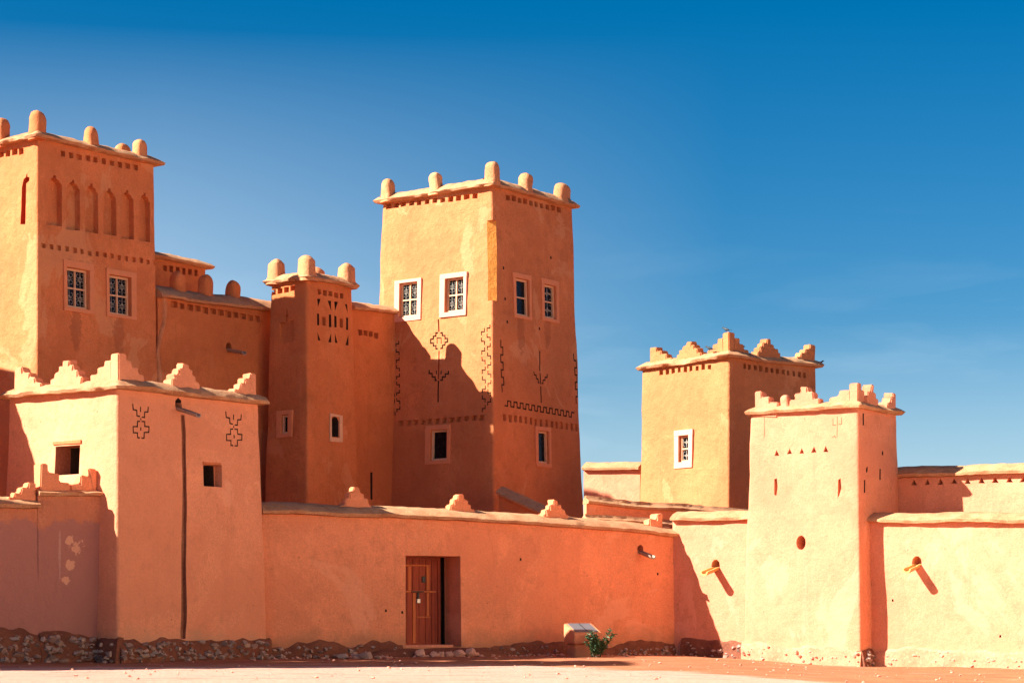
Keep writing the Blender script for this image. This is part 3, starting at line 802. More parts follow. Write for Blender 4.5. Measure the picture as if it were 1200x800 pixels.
# ---- front bastion on the left -------------------------------------------------------------------
t = Tower('kasbah_bastion', 'pink plastered corner bastion in the left foreground with stepped merlons and a drainpipe groove', 'tower', 138, 44.2, B0, M['bastion'], 453, 308, 6, bat=0.024, group=TG)
t.mmat = M['bastion']; R, L = t.R, t.L; bast = t
s5 = 3.636
def c5(pts): return [(x/s5, 400+y/s5) for x, y in pts]
def emblem(dx, dy):
    sh = lambda pts: c5([(x+dx, y+dy) for x, y in pts])
    g = lambda p: t.groove(R, sh(p), .03, .045)
    g(((565, 265), (567, 290), (582, 293), (583, 316), (596, 319))); g(((633, 277), (631, 300), (617, 300), (616, 323), (604, 322)))
    g(((599, 278), (599, 300))); g(((600, 326), (600, 335)))
    g(((597, 340), (586, 340), (586, 362), (568, 362), (568, 388), (587, 389), (587, 409), (597, 410)))
    g(((603, 340), (617, 341), (617, 361), (636, 363), (635, 386), (616, 387), (615, 411), (603, 411))); g(((601, 365), (601, 379)))
t.seed += 1
emblem(0, 0); emblem(395, 33)
spout(t, R, 209.5, 477, .60, .085, M['spout'], .30)
a, z = R.loc(209.5, 474); t.prism(R, [(a-.11, z-.04), (a+.09, z-.06), (a+.07, z+.10), (a-.02, z+.15), (a-.10, z+.08)], .5, 3, 1)
pc = [R.loc(216, y) for y in (497, 540, 600, 660, 720, 746)]
for x, wd in ((216, .14),):
    P0, P1 = R.loc(214.5, 486), R.loc(216.5, 748)
    nn = 12; Lf, Rt = [], []
    for i in range(nn+1):
        k = i/nn; a = P0[0]+(P1[0]-P0[0])*k+.035*math.sin(k*5.0)+random.uniform(-.008, .008); z = P0[1]+(P1[1]-P0[1])*k; hw = wd/2*(.8+.35*k)*random.uniform(.9, 1.1)
        Lf.append((a-hw, z)); Rt.append((a+hw, z))
    t.prism(R, Lf+Rt[::-1], .085, 5, 0)
t.rect(R, 238.5, 544, 259.5, 570, .22, 0, 0)
t.rect(R, 239.2, 544.6, 258.8, 569.4, 1.2, 3, 1)
t.rect(L, 64.5, 522, 93, 556, .42, 5, 0)  # recess sides coloured darker to tone down the bounced light
t.rect(L, 65.2, 522.6, 92.3, 555.4, 1.4, 3, 1)
t.build(); t.coping(.17, .23, rag=1.15)
zc = t.zt+.19
cornerstep(t, zc, .50, .62, .54, 4, .02)
for px, w_, hf in ((218, .86, 0),):
    a, z = R.loc(px, 455); stepped(t, R, a, zc, w_, .50, 4, 0, -.18)
a, z = R.loc(302, 463); stepped(t, R, a-.06, zc-.05, .66, .52, 4, 1, -.18)
a, z = L.loc(77, 450); stepped(t, L, a, zc, 1.0, .5, 4, 0, -.18)
a, z = L.loc(17, 455); stepped(t, L, a, zc-.05, .9, .5, 4, 1, -.18)
plinth(t, R, -.06, t.W+.12, .48, .10, 130, size=(.05, .12)); plinth(t, L, -.13, 1.2, .5, .10, 45, size=(.05, .13))
# ledge bar over the window hole
bm = bmesh.new(); a0, z0 = R.loc(237.5, 542.5); a1, z1 = R.loc(262, 544); fbox(bm, R, a0, a1, z0-.02, z0+.035, -.1, .02); jitter(bm, .01, 5); fin(bm, 'lintel', M['doorlite'], t.root)
bm = bmesh.new(); a0, z0 = L.loc(62, 520); a1, z1 = L.loc(95, 520); fbox(bm, L, a1, a0, z0-.02, z0+.045, -.12, .02); jitter(bm, .012, 5); fin(bm, 'lintel', M['doorlite'], t.root)

# ---- low front walls at far left ---------------------------------------------------------------------
e = T(118, 44.55); dv = Vector((.8, .6))
PA = lambda px, py, f=None: None
pk = (0.70, 0.34, 0.20)
mw = adobe('adobe_weathered_mauve', (0.66, 0.245, 0.125), pale=(0.62, 0.36, 0.25), var=0.12, palef=0.3, drip=0.5, low=3.0, loww=0.10, lowf=0.92, soil=(0.40, 0.165, 0.125), rep=.7,
           patches=tuple((*T(px, 44.1), CH+(HOR-py)/F*44.1, r, pk, .9) for px, py, r in ((95, 641, .22), (82, 632, .10), (83, 662, .12), (97, 670, .13), (76, 680, .10), (68, 715, .09), (104, 655, .10), (98, 690, .07), (101, 700, .06)))
           + tuple((*T(px, 44.0), CH+(HOR-py)/F*44.1, r, (0.58, 0.34, 0.26), .42, .05) for px, py, r in ((66, 655, .035), (70, 648, .028), (73, 660, .022), (27, 640, .03), (44, 622, .03))))
w = Wall('kasbah_wall', 'weathered low wall with peeling patches and two back to back stepped merlons beside the bastion', 'wall', [e-dv*1.42, e], [3.56, 3.54], mw, .55, .012, group=WG)
w.mmat = M['front']; f = w.f
w.build(); w.coping(.10, .14)
a, z = f.loc(48, 560); stepped(w, f, max(.06, a), w.tops[0]+.07, .66, .55, 3, -1, -.2, .3)
a, z = f.loc(116, 560); stepped(w, f, min(a, w.f.len-.06), w.tops[1]+.07, .58, .50, 3, 1, -.2, .3)
plinth(w, f, .0, w.f.len-.05, .62, .12, 60, size=(.05, .13))
w = Wall('kasbah_wall', 'lowest mauve streaked wall cut by the left edge of the frame', 'wall', [e-dv*5.5, e-dv*1.423], [3.25, 3.27], mw, .6, .012, group=WG)
w.mmat = M['front']; f = w.f
w.build(); w.coping(.13, .2)
a, z = f.loc(43, 575); stepped(w, f, w.f.len-.02, w.tops[1]+.08, .62, .42, 4, 1, -.2, .3)
plinth(w, f, .0, w.f.len, .66, .12, 120, size=(.05, .13))

# ---- long front wall with the door -----------------------------------------------------------------------
pts = [T(306, 47.9), T(460, 49.4), T(640, 51.4), T(796, 53.7)]
w = Wall('kasbah_wall', 'long salmon front wall holding the wooden door and four small stepped merlons', 'wall', pts, [3.36, 3.31, 3.23, 3.03], M['front'], 1.05, .012, group=WG)
w.mmat = M['front']; f = w.f; front = w
a0, a1, z0, z1 = w.rect(f, 475, 651, 540, 757.5, .84)
w.prism(f, [(a1-.17, z0+.01), (a1-.01, z0+.01), (a1-.01, z1-.01), (a1-.17, z1-.01)], 1.02, 3, 1)
a1 -= .17
spout(w, f, 750, 645, .55, .085, M['spout'], .26)
for px, py in ((452, 715), (471, 717), (771, 672), (610, 655)):
    a, z = f.loc(px, py); w.prism(f, [(a-.025, z-.03), (a+.025, z-.03), (a+.02, z+.03), (a-.02, z+.03)], .1, 3, 0)
w.build(); w.coping(.14, .26)
for px, ht in ((422, .54), (545, .48), (657, .50)):
    a, z = f.loc(px, 600); stepped(w, f, a, w.top(a)+.14, .80, ht, 4, 0, -.36, .28)
a, z = f.loc(782, 612); stepped(w, f, a, w.top(a)+.10, .62, .42, 3, 1, -.36, .28)
ad0 = f.loc(472, 700)[0]; ad1 = f.loc(545, 700)[0]
plinth(w, f, .0, ad0-.02, .34, .07, 45, size=(.04, .10), rag=.7); plinth(w, f, ad1+.02, w.f.len-.05, .27, .07, 70, size=(.035, .085), rag=.7)
# door
O = -.80
bm = bmesh.new(); n = 7
for i in range(n):
    x0 = a0+.05+(a1-a0-.1)*i/n; x1 = a0+.05+(a1-a0-.1)*(i+1)/n
    fbox(bm, f, x0+.004, x1-.004, z0+.05, z1-.04, O-.03, O+.03+random.uniform(-.006, .006), False)
bev(bm, .006, 1)
door = fin(bm, 'door', M['door'], w.root, 30); door['label'] = 'red brown plank door set deep in the wall'
bm = bmesh.new(); ring4(bm, f, a0+.01, a1-.01, z0+.02, z1-.01, .06, O-.05, O+.07); fin(bm, 'door_frame', M['door'], door, 30)
dd = lambda x, y: (f.loc(x, y)[0]+.36, f.loc(x, y)[1])
def dbar(x0, y0, x1, y1, o, mat, name):
    bm = bmesh.new(); A, B_ = dd(x0, y1), dd(x1, y0); fbox(bm, f, A[0], B_[0], A[1], B_[1], O+.025, O+o, False); bev(bm, .006, 1); return fin(bm, name, mat, door, 30)
for (x0, y0, x1, y1) in ((474, 660.5, 505, 662), (474, 691.5, 512, 693.5), (489, 722, 505, 723.5)): dbar(x0, y0, x1, y1, .055, M['doorlite'], 'batten')
for (x0, y0, x1, y1) in ((478.5, 662.4, 482, 691), (500.5, 662.4, 504, 691), (501, 694, 503.5, 721.6), (484.5, 694, 487.5, 757)): dbar(x0, y0, x1, y1, .05, M['doorlite'], 'stile')
dbar(482, 691.8, 497, 693.2, .085, M['iron'], 'bolt'); dbar(489.2, 693.4, 491.6, 701, .075, M['iron'], 'hasp'); dbar(488.4, 701, 492.4, 706, .09, M['padlock'], 'padlock')
dbar(495, 674, 499, 681.5, .06, M['iron'], 'lock_plate')
bm = bmesh.new(); fbox(bm, f, a0+.01, a1-.01, z0-.03, z0+.045, O-.02, -.03, False); jitter(bm, .01, 4); fin(bm, 'threshold', M['plinthR'], door, 30)
# earth bank below the doorstep
bm = bmesh.new(); cols = []
for i in range(31):
    a = ad0-1.5+(ad1-ad0+3.0)*i/30; e_ = min(1, min(i, 30-i)/7); e_ = e_*e_*(3-2*e_); c_ = []
    for o, h in ((-.2, .22), (.05, .20), (.28, .16), (.42, .02), (.55, -.16)):
        nz = noise.noise(Vector((a*2.2, o*5, 4.4)))*.05; c_.append(bm.verts.new(f.P(a, h*(e_ if h > 0 else 1)-.02*(1-e_)+nz*.6, o*(.45+.55*e_)+nz, False)))
    cols.append(c_)
for p, q in zip(cols, cols[1:]):
    for k in range(4): bm.faces.new((p[k], q[k], q[k+1], p[k+1]))
fin(bm, 'doorstep', M['plinth'], w.root, 60)
def place(body, f, px, d):
    q = T(px, d); return q
stones = [(468, .10, .30), (482, .14, .5), (499, .11, .5), (507, .11, .5), (515, .12, .5), (527, .15, .5), (541, .19, .5), (549, .10, .45)]
slab = ['pale rounded stone %s of the row below the wooden door']
names = ['leftmost small stone', 'broad flat stone, second from the left,', 'narrow upright stone, third from the left,', 'small pale stone, fourth from the left,', 'squat grey stone, fourth from the right,', 'wide pinkish stone, third from the right,', 'largest triangular stone, second from the right,', 'last small stone at the right end']
for (px, r, o), nm in zip(stones, names):
    a, z = f.loc(px, 765); p = f.P(a, 0, o, False); Rm = Matrix.Rotation(w.yaw, 2); q = Rm @ p.xy + w.org
    bm = bmesh.new(); rock(bm, (0, 0, 0), r, px, 0, 2, (1, .8, .95))
    s = fin(bm, 'doorstep_stone', M['stoneR'], None, 40); s.location = (q.x, q.y, ground_z(q.x, q.y)+r*.45)
    tag(s, nm+' in the row edging the doorstep', 'stone', 'stones edging the doorstep')
for px, d, r, lb in ((429, 47.9, .20, 'dark jagged rock lying at the wall foot left of the door'), (419, 48.0, .14, 'small pale rock leaning on the dark rock left of the door'), (402, 48.2, .13, 'lone reddish rock at the wall foot, farthest left of the door'), (443, 48.1, .09, 'pebble sized rock just right of the dark jagged rock')):
    q = T(px, d); bm = bmesh.new(); rock(bm, (0, 0, 0), r, px, 0, 2, (1.2, .9, .7))
    s = fin(bm, 'loose_rock', M['stone'] if r != .14 else M['stoneR'], None, 40); s.location = (q.x, q.y, ground_z(q.x, q.y)+r*.35); tag(s, lb, 'rock', 'loose rocks at the wall foot')

# ---- right-hand wall line with the right tower -----------------------------------------------------------
u = Vector((.816, -.578)).normalized(); nR = Vector((-.578, -.816)).normalized()
Q0 = T(792, 53.55)
def on_line(px, o=0.0):
    P = Q0+nR*o; k = (px-600)/F        # X = k*Y
    s = (k*P.y-P.x)/(u.x-k*u.y); return P+u*s
c = on_line(1007, .55)
t = Tower('kasbah_tower', 'squat sand coloured tower in the right foreground with small stepped merlons and a round hole', 'tower', 0, 0, (.578, .816), M['right'], 476, 1055, 876, bat=0.026, group=TG, corner=c)
t.mmat = M['right']; R, L = t.R, t.L; rtow = t
t.row(L, (911, 530), (968, 526), 5, .14, .14, depth=.12, tri=True)
for pts_ in (((907, 561), (910, 560), (911, 570), (909.5, 581), (907, 579)), ((982.5, 562), (985.5, 560), (986, 572), (983.5, 580), (981.5, 584))): t.cutpx(L, pts_, .16)
a, z = L.loc(938.5, 635.5); t.prism(L, [(a+.13*math.cos(k*math.pi/6), z+.18*math.sin(k*math.pi/6)) for k in range(12)], .6)
g = lambda p: t.groove(L, p, .013, .04, 0)
for x in (896, 981):
    g(((x, 488), (x, 512)))
    if x < 900: continue
    g(((x-5, 490), (x-5, 498), (x-1.5, 498))); g(((x+5, 489), (x+5, 497), (x+1.5, 497)))
    g(((x-6, 513), (x-3, 510.5), (x-1.3, 513)))
for q in (((1010.5, 484), (1012, 484), (1012, 498), (1010.5, 498)), ((1033, 528), (1034.5, 529), (1034.5, 534), (1032.5, 532)), ((1015, 548), (1016.6, 546), (1016.6, 552), (1015, 554)), ((1030.5, 549), (1032, 549), (1032, 562), (1030.5, 562)), ((1012.5, 562), (1014, 562), (1014, 577), (1012.5, 577))):
    t.cutpx(R, q, .2, 3)
t.build(step=.25); t.coping(.12, .19, rag=1.15)
zc = t.zt+.12
cornerstep(t, zc, .30, .52, .46, 3, .02, .24)
a, z = L.loc(943, 472); stepped(t, L, a, zc, .84, .44, 3, 0, -.16)
a, z = L.loc(919, 472); knob(t, L, a, zc, .26, .30, -.16)
a, z = L.loc(886, 474); stepped(t, L, a, zc-.03, .62, .44, 3, 1, -.16)
a, z = R.loc(1021, 472); stepped(t, R, a, zc, .70, .46, 3, 0, -.16)
a, z = R.loc(1049, 476); stepped(t, R, a, zc-.03, .52, .42, 3, 1, -.16)
plinth(t, L, -.1, t.D+.1, .42, .07, 34, [M['plinthR'], M['stoneR']], (.03, .07)); plinth(t, R, -.1, .45, .45, .10, 14, [M['plinth'], M['stone']], (.05, .12))  # sunlit face gets the pale footing, shaded face the dark one

P1 = on_line(890)
w = Wall('kasbah_wall', 'short cream wall half in shadow left of the squat right tower, with an ochre spout', 'wall', [on_line(788), P1+u*1.2], [3.42, 3.40], M['right'], .6, .012, group=WG)
f = w.f
spout(w, f, 838.5, 664, .58, .11, M['spoutY'], .22)
w.build(); w.coping(.13, .22)
plinth(w, f, .3, w.f.len-1.0, .40, .08, 30, size=(.04, .11))
P2 = on_line(1020)
w = Wall('kasbah_wall', 'bright cream wall right of the squat tower running out of the frame, with one spout', 'wall', [P2-u*.8, on_line(1330)], [3.28, 3.10], M['right'], .6, .012, group=WG)
f = w.f
spout(w, f, 1074.5, 660.5, .58, .11, M['spoutY'], .22)
for px, py in ((1172, 745), (1046, 703)):
    a, z = f.loc(px, py); w.prism(f, [(a-.025, z-.03), (a+.025, z-.03), (a+.02, z+.03), (a-.02, z+.03)], .1, 3, 0)
w.build(); w.coping(.14, .22)
plinth(w, f, .75, w.f.len, .40, .07, 45, [M['plinthR'], M['stoneR']], (.03, .07))

# ---- higher wall behind on the right -------------------------------------------------------------------------
Q = on_line(1100, -1.75)
w = Wall('kasbah_wall', 'tall ochre wall pierced by a row of small triangles behind the right cream wall', 'wall', [Q-u*2.6, Q+u*8], [4.44, 4.36], M['right'], .6, .0, group=WG)
f = w.f
w.row(f, (1071, 565), (1199, 561), 9, .17, .14, tri=True, depth=.2)
w.build(); w.coping(.14, .24)

# ---- tower at the back right ----------------------------------------------------------------------------------
t = Tower('kasbah_tower', 'ochre tower at the back right with one white window and stepped merlons', 'tower', 854, 57.5, (.78, .626), M['towerB'], 418, 959, 750, bat=0.012, group=TG)
t.mmat = M['towerB']; R, L = t.R, t.L
t.row(L, (775, 436), (832, 429.5), 9, .14, .14); t.row(R, (873, 428.5), (943, 440), 12, .12, .14)
window(t, L, (791, 503.5, 812, 548), (796, 510, 807.5, 541), M['white'], M['cream'], .3, .06, cols=1, rows=2, frame_w=.05)
t.build(); t.coping(.14, .21, rag=1.15)
zc = t.zt+.13
cornerstep(t, zc, .55, .60, .56, 4, .02)
a, z = L.loc(807, 418); stepped(t, L, a, zc, 1.0, .46, 4, 0, -.16)
a, z = L.loc(762, 420); stepped(t, L, a, zc-.03, .9, .46, 4, 1, -.16)
a, z = R.loc(901, 420); stepped(t, R, a, zc, .95, .5, 4, 0, -.16)
a, z = R.loc(955, 427); stepped(t, R, a, zc-.03, .75, .5, 4, 1, -.16)
btow = t

# ---- walls glimpsed between the towers ---------------------------------------------------------------------------
w = Wall('kasbah_wall', 'sunlit ochre wall between the central tower and the back right tower', 'wall', [T(684, 61.3), T(750, 60.5)], [5.24, 5.20], M['right'], .5, .0, group=WG)
w.build(); w.coping(.12, .22)
w = Wall('kasbah_wall', 'dark shaded yard wall running behind the front wall below the sunlit back right tower', 'wall', [T(687, 54.6), T(884, 56.9)], [3.90, 3.66], M['front'], .14, .0, group=WG)
w.build(); w.coping(.10, .18)
w = Wall('kasbah_wall', 'low inner wall whose mauve coping just shows above the right end of the front wall', 'wall', [T(687, 53.5), T(806, 55.3)], [3.42, 3.32], M['front'], .14, .0, group=WG)
w.build(); w.coping(.10, .16)
w = Wall('stair_parapet', 'sloping stair parapet descending across the foot of the central tower', 'parapet', [T(584, 59.2), T(668, 57.6)], [4.42, 3.42], M['tower'], .4, .0)
w.build(); w.coping(.10, .20, rag=.8)

# ---- kasbah block standing just outside the left of the frame (it shades the left corner) -----------------------
t = Tower('kasbah_house', 'flat roofed mud house beyond the left edge of the frame', 'house', 0, 0, (.8, .6), M['tower'], 300, 0, 0, bat=.01, corner=Vector((-18.2, 42.6)), zm=3.0)
t.W, t.D = 4.6, 5.0; t.zt = 8.2
t.build(step=.6); t.coping(.2, .24)
bm = bmesh.new(); hexa(bm, [(-1, 5.02, -.5), (4.4, 5.02, -.5), (4.4, 10, -.5), (-1, 10, -.5), (-1, 5.02, 12.5), (4.4, 5.02, 12.5), (4.4, 10, 12.5), (-1, 10, 12.5)]); fin(bm, 'upper_storey', M['tower'], t.root)
t = Tower('kasbah_tower', 'tall plain mud tower beyond the left edge of the frame', 'tower', 300, 0, (1, 0), M['tower'], 300, 0, 0, bat=.01, corner=Vector((-19.5, 36.3)), zm=6.0)
t.W, t.D = 3.5, 4.3; t.zt = 13.4
t.build(step=.6); t.coping(.2, .24)

w = Wall('kasbah_wall', 'added unseen pale wall beyond the right edge bouncing sunlight onto the shaded faces', 'wall', [(14.0, 45.5), (8.6, 8.0)], [9.5, 9.5], M['bouncewall'], 1.0, .01)  # added unseen wall; its pale face bounces sun into the shade
w.build(step=.8); w.coping(.2, .3)

# ---- information plinth and shrub -----------------------------------------------------------------------------------
q = T(683, 50.3); g0 = ground_z(q.x, q.y)
st = empty('information_stand', q.x, q.y, g0, math.radians(20)); st.scale = (.86, .86, .90); tag(st, 'mud plastered information stand with a slanted plaque in front of the salmon wall', 'sign stand')
bm = bmesh.new(); W2, D2 = .36, .30
hexa(bm, [(-W2, -D2, -.1), (W2, -D2, -.1), (W2, D2, -.1), (-W2, D2, -.1), (-W2, -D2, .34), (W2, -D2, .34), (W2, D2, .34), (-W2, D2, .34)])
bev(bm, .03, 2); jitter(bm, .02, 3); fin(bm, 'base', M['front'], st, 40)
bm = bmesh.new(); W2, D2 = .42, .40
hexa(bm, [(-W2, -D2, .343), (W2, -D2, .343), (W2, D2, .343), (-W2, D2, .343), (-W2, -D2, .62), (W2, -D2, .62), (W2, D2, .88), (-W2, D2, .88)])
bev(bm, .02, 2); jitter(bm, .012, 3); fin(bm, 'desk', M['front'], st, 40)
sl = .26/.8
bm = bmesh.new(); zz = lambda y: .75+y*sl+.006
hexa(bm, [(-.33, -.31, zz(-.31)), (.33, -.31, zz(-.31)), (.33, .31, zz(.31)), (-.33, .31, zz(.31)), (-.33, -.31, zz(-.31)+.02), (.33, -.31, zz(-.31)+.02), (.33, .31, zz(.31)+.02), (-.33, .31, zz(.31)+.02)])
pl = fin(bm, 'plaque', M['plaque'], st, 30)
bm = bmesh.new(); hexa(bm, [(-.012, -.29, zz(-.29)+.021), (.012, -.29, zz(-.29)+.021), (.012, .29, zz(.29)+.021), (-.012, .29, zz(.29)+.021), (-.012, -.29, zz(-.29)+.026), (.012, -.29, zz(-.29)+.026), (.012, .29, zz(.29)+.026), (-.012, .29, zz(.29)+.026)])
fin(bm, 'plaque_joint', M['iron'], pl, 30)
q = T(699, 49.5); g0 = ground_z(q.x, q.y)
sh = empty('shrub', q.x, q.y, g0); tag(sh, 'dark green bushy shrub growing in front of the information stand', 'shrub')
bs, bl = bmesh.new(), bmesh.new()
def leaf(p, d, n, L_, W_):
    d = d.normalized(); s_ = d.cross(n).normalized()
    up = s_.cross(d)
    v = [bl.verts.new(p), bl.verts.new(p+d*L_*.45+s_*W_+up*.01), bl.verts.new(p+d*L_-up*.015), bl.verts.new(p+d*L_*.45-s_*W_+up*.01)]
    bl.faces.new(v)
rs = random.Random(3)
stems = [(-.22, .0, .55), (-.12, .05, .62), (-.18, -.1, .45), (.02, .0, .42), (.10, -.05, .36), (.36, .05, .66), (.26, -.02, .44), (-.05, -.1, .30), (-.27, .03, .36), (.16, .1, .30), (.0, .08, .5), (-.1, -.05, .5), (.2, 0, .28), (.44, .02, .55)]
for (tx, ty, tz) in stems:
    base = Vector((rs.uniform(-.12, .08), rs.uniform(-.06, .06), -.02)); tip = Vector((tx, ty, tz)); pts = []
    for i in range(7):
        k = i/6; p = base.lerp(tip, k)+Vector((0, 0, .05*math.sin(k*3.1))); pts.append(p)
    tube(bs, pts, .012, .004, 5)
    for i in range(60):
        k = rs.uniform(.12, 1.0); p = base.lerp(tip, k)+Vector((0, 0, .05*math.sin(k*3.1)))
        dr = Vector((rs.uniform(-1, 1), rs.uniform(-1, 1), rs.uniform(-.2, 1)))
        leaf(p, dr, Vector((rs.uniform(-.5, .5), rs.uniform(-.5, .5), 1)), rs.uniform(.06, .12), rs.uniform(.018, .034))
fin(bs, 'stem', M['stem'], sh, 40)
me = bpy.data.meshes.new('foliage'); bl.to_mesh(me); bl.free(); link('foliage', me, M['leaf'], sh)

# ---- birds on the back tower ---------------------------------------------------------------------------------------
def bird(px, py, d, yaw, lb):
    q = T(px, d); z = CH+(HOR-py)/F*d
    o = empty('bird', q.x, q.y, z, yaw); o.scale = (.65, .65, .65); tag(o, lb, 'bird', 'black birds on the back right tower')
    bm = bmesh.new(); rings = []
    for t_, r, zz in ((-.30, .012, .075), (-.17, .022, .085), (-.10, .045, .10), (-.02, .062, .12), (.06, .056, .145), (.10, .038, .175), (.13, .042, .20), (.165, .034, .215), (.19, .016, .21), (.225, .004, .20)):
        rings.append([bm.verts.new((t_+.0*k, r*math.cos(2*math.pi*k/10)*(.95 if t_ > -.12 else 1.5), zz+r*math.sin(2*math.pi*k/10)*(1 if t_ > -.12 else .45))) for k in range(10)])
    for a, b_ in zip(rings, rings[1:]):
        for k in range(10): bm.faces.new((a[k], a[(k+1) % 10], b_[(k+1) % 10], b_[k]))
    bm.faces.new(rings[0]); bm.faces.new(rings[-1][::-1]); fin(bm, 'body', M['bird'], o, 60)
    for sy in (-.02, .02):
        bm = bmesh.new(); tube(bm, [(0, sy, .08), (.01, sy, .02), (.03, sy, .0)], .006, .005, 5); fin(bm, 'leg', M['bird'], o, 60)
a, z = btow.L.loc(832, 413)
bird(831.5, 411.5, 57.95, 2.6, 'black bird perched on the coping left of the corner merlon of the back tower')
bird(851, 389.3, 57.7, 2.4, 'black bird perched highest, on top of the corner merlon of the back tower')
bird(868, 411.5, 57.95, .4, 'black bird perched on the coping right of the corner merlon of the back tower')
bird(960.5, 428.5, 59.75, .3, 'black bird perched at the right end of the back tower roof edge')

# ---- ground -----------------------------------------------------------------------------------------------------------
def axis(lo, hi, fine0, fine1, fs, n):
    a = [fine0+(fine1-fine0)*i/round((fine1-fine0)/fs) for i in range(round((fine1-fine0)/fs)+1)]
    pre = [fine0-(fine0-lo)*((i/n)**2.2) for i in range(n, 0, -1)]; post = [fine1+(hi-fine1)*((i/n)**2.2) for i in range(1, n+1)]
    return pre+a+post
xs = axis(-900, 900, -16, 17, .25, 14); ys = axis(-300, 1500, 24, 56, .25, 14)
bm = bmesh.new(); G = [[bm.verts.new((x, y, ground_z(x, y))) for x in xs] for y in ys]
for j in range(len(ys)-1):
    for i in range(len(xs)-1): bm.faces.new((G[j][i], G[j][i+1], G[j+1][i+1], G[j+1][i]))
m, nt, b = newmat('dusty_ground'); pos = worldpos(nt)
sp = nt.nodes.new('ShaderNodeSeparateXYZ'); nt.links.new(pos, sp.inputs[0])
st1 = ntex(nt, worldpos(nt, (.10, .55, 1)), 1.0, 7, .6); st2 = ntex(nt, worldpos(nt, (.35, 2.2, 1)), 1.3, 6, .65); fn = ntex(nt, pos, 14, 6, .7)
soil = mixc(nt, ramp(nt, ntex(nt, pos, .7, 6, .6), .35, .65), (0.34, 0.110, 0.048), (0.44, 0.155, 0.072))
soil = mixc(nt, ramp(nt, fn, .4, .75, 0, .4), soil, (0.54, 0.22, 0.12))
dust = mixc(nt, ramp(nt, fn, .35, .7), (0.52, 0.262, 0.190), (0.62, 0.325, 0.240))
# worn dusty carriageway nearer the street, redder earth along the walls and to the right
edge = mth(nt, 'ADD', mth(nt, 'ADD', sp.outputs[1], ramp(nt, sp.outputs[0], 0.5, 5.5, 0, 7.5)), mth(nt, 'MULTIPLY', mth(nt, 'SUBTRACT', st1, .5), 9))
k = ramp(nt, edge, 42.2, 40.8, 0, 1)
k2 = mth(nt, 'MAXIMUM', k, ramp(nt, st2, .60, .68, 0, .8))
base = mixc(nt, k2, soil, dust)
base = mixc(nt, ramp(nt, st2, .46, .32, 0, .6), base, (0.24, 0.08, 0.042))
nt.links.new(base, b.inputs['Base Color']); b.inputs['Roughness'].default_value = .95; b.inputs['Specular IOR Level'].default_value = .1
bump(nt, b, ((st2, .8, .12), (ntex(nt, pos, 3.2, 6, .7), .7, .08), (fn, .7, .04)))
gr = fin(bm, 'ground', m, None, 60); gr['kind'] = 'structure'
bm = bmesh.new(); rs = random.Random(11)
for i in range(300):
    d = rs.uniform(33, 50); px = rs.uniform(-20, 1220); q = T(px, d)
    r = rs.choice((.012, .018, .025, .04)); rock(bm, (q.x, q.y, ground_z(q.x, q.y)+r*.3), r, i, 0, 1)
for i in range(170):                       # rubble gathered along the wall foot
    a = rs.uniform(0, front.f.len); p = front.f.P(a, 0, abs(rs.gauss(0, .45))+.16, False); q = Matrix.Rotation(front.yaw, 2) @ p.xy + front.org
    r = rs.choice((.02, .03, .04, .06)); rock(bm, (q.x, q.y, ground_z(q.x, q.y)+r*.3), r, i, 0, 1)
gv = fin(bm, 'gravel', M['stoneR'], None, 40); gv['kind'] = 'stuff'

# ------------------------------------------------------------------ light, sky, camera
PHI, EL = math.radians(17), math.radians(35)
sv = Vector((-math.cos(PHI)*math.cos(EL), -math.sin(PHI)*math.cos(EL), math.sin(EL)))
sd = bpy.data.lights.new('sun', 'SUN'); sd.energy = 5.0; sd.angle = math.radians(.53); sd.color = (1.0, 0.97, 0.88)
so = bpy.data.objects.new('sun', sd); col.objects.link(so); so.rotation_euler = sv.to_track_quat('Z', 'Y').to_euler(); so.location = (-40, -20, 40)
wd = bpy.data.worlds.new('World'); scene.world = wd; wd.use_nodes = True; nt = wd.node_tree; nt.nodes.clear()
wo = nt.nodes.new('ShaderNodeOutputWorld'); bg = nt.nodes.new('ShaderNodeBackground'); sk = nt.nodes.new('ShaderNodeTexSky')
sk.sky_type = 'NISHITA'; sk.sun_disc = False; sk.sun_elevation = EL; sk.sun_rotation = math.atan2(sv.x, sv.y)
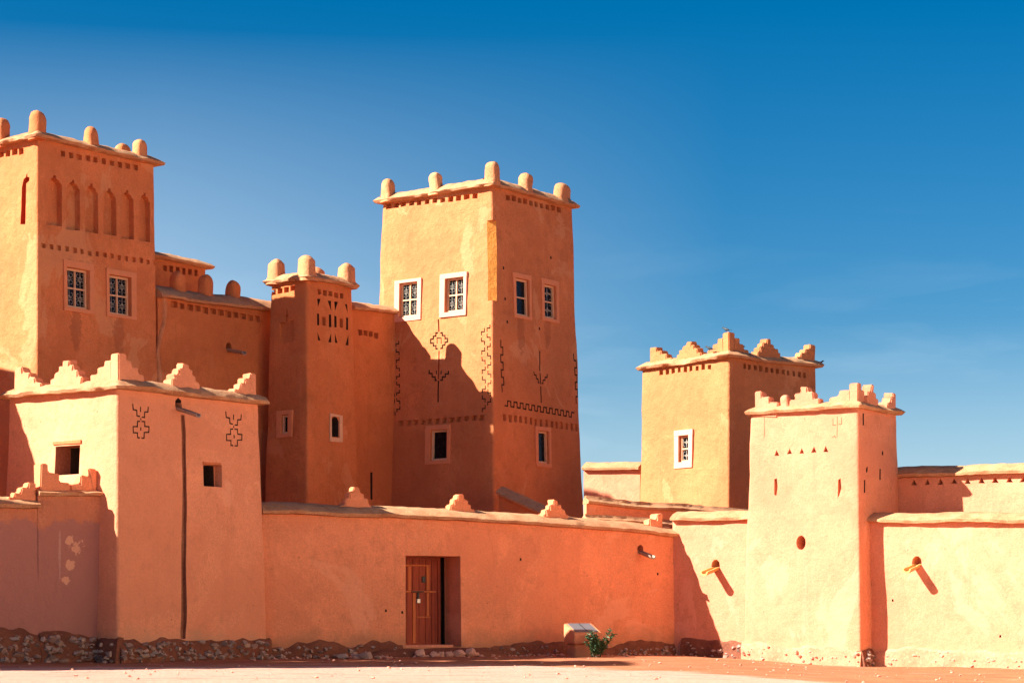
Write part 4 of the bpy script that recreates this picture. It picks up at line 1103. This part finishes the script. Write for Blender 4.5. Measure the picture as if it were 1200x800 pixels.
sk.altitude = 1200; sk.air_density = 1.0; sk.dust_density = 1.2; sk.ozone_density = 3.0
hs = nt.nodes.new('ShaderNodeHueSaturation'); hs.inputs['Saturation'].default_value = 1.5; hs.inputs['Hue'].default_value = 0.496; hs.inputs['Value'].default_value = 0.66
nt.links.new(sk.outputs[0], hs.inputs['Color']); 
# thin dusty haze bank and faint cirrus, paler low down and towards the sun side
tc = nt.nodes.new('ShaderNodeTexCoord'); sx = nt.nodes.new('ShaderNodeSeparateXYZ'); nt.links.new(tc.outputs['Generated'], sx.inputs[0])
mp = nt.nodes.new('ShaderNodeMapping'); mp.inputs['Scale'].default_value = (3, 3, 16); nt.links.new(tc.outputs['Generated'], mp.inputs[0])
cn = ntex(nt, mp.outputs[0], 2.2, 6, .55, .3)
hl = mth(nt, 'MULTIPLY', ramp(nt, sx.outputs[0], .10, -.16, 0, .60), ramp(nt, sx.outputs[2], .265, .13, 0, 1))
hl = mth(nt, 'MAXIMUM', hl, ramp(nt, sx.outputs[2], .135, .05, 0, .5))
hl = mth(nt, 'ADD', hl, mth(nt, 'MULTIPLY', ramp(nt, cn, .56, .76, 0, .16), ramp(nt, sx.outputs[2], .19, .12, 0, 1)))
hz = mixc(nt, hl, hs.outputs[0], (3.7, 4.9, 5.9))
nt.links.new(hz, bg.inputs[0]); bg.inputs[1].default_value = 0.05
nt.links.new(bg.outputs[0], wo.inputs[0])
cd = bpy.data.cameras.new('camera'); cam = bpy.data.objects.new('camera', cd); col.objects.link(cam)
cam.location = (0, 0, CH); cam.rotation_euler = (math.radians(90), 0, 0)
cd.sensor_fit = 'HORIZONTAL'; cd.sensor_width = 36; cd.lens = F/1200*36; cd.shift_y = (HOR-400)/1200; cd.clip_end = 4000
scene.camera = cam
scene.render.engine = 'CYCLES'
scene.cycles.max_bounces = 8; scene.cycles.diffuse_bounces = 6
vs = scene.view_settings; vs.view_transform = 'Standard'; vs.look = 'None'; vs.gamma = 1; vs.use_curve_mapping = False; vs.exposure = 1.72
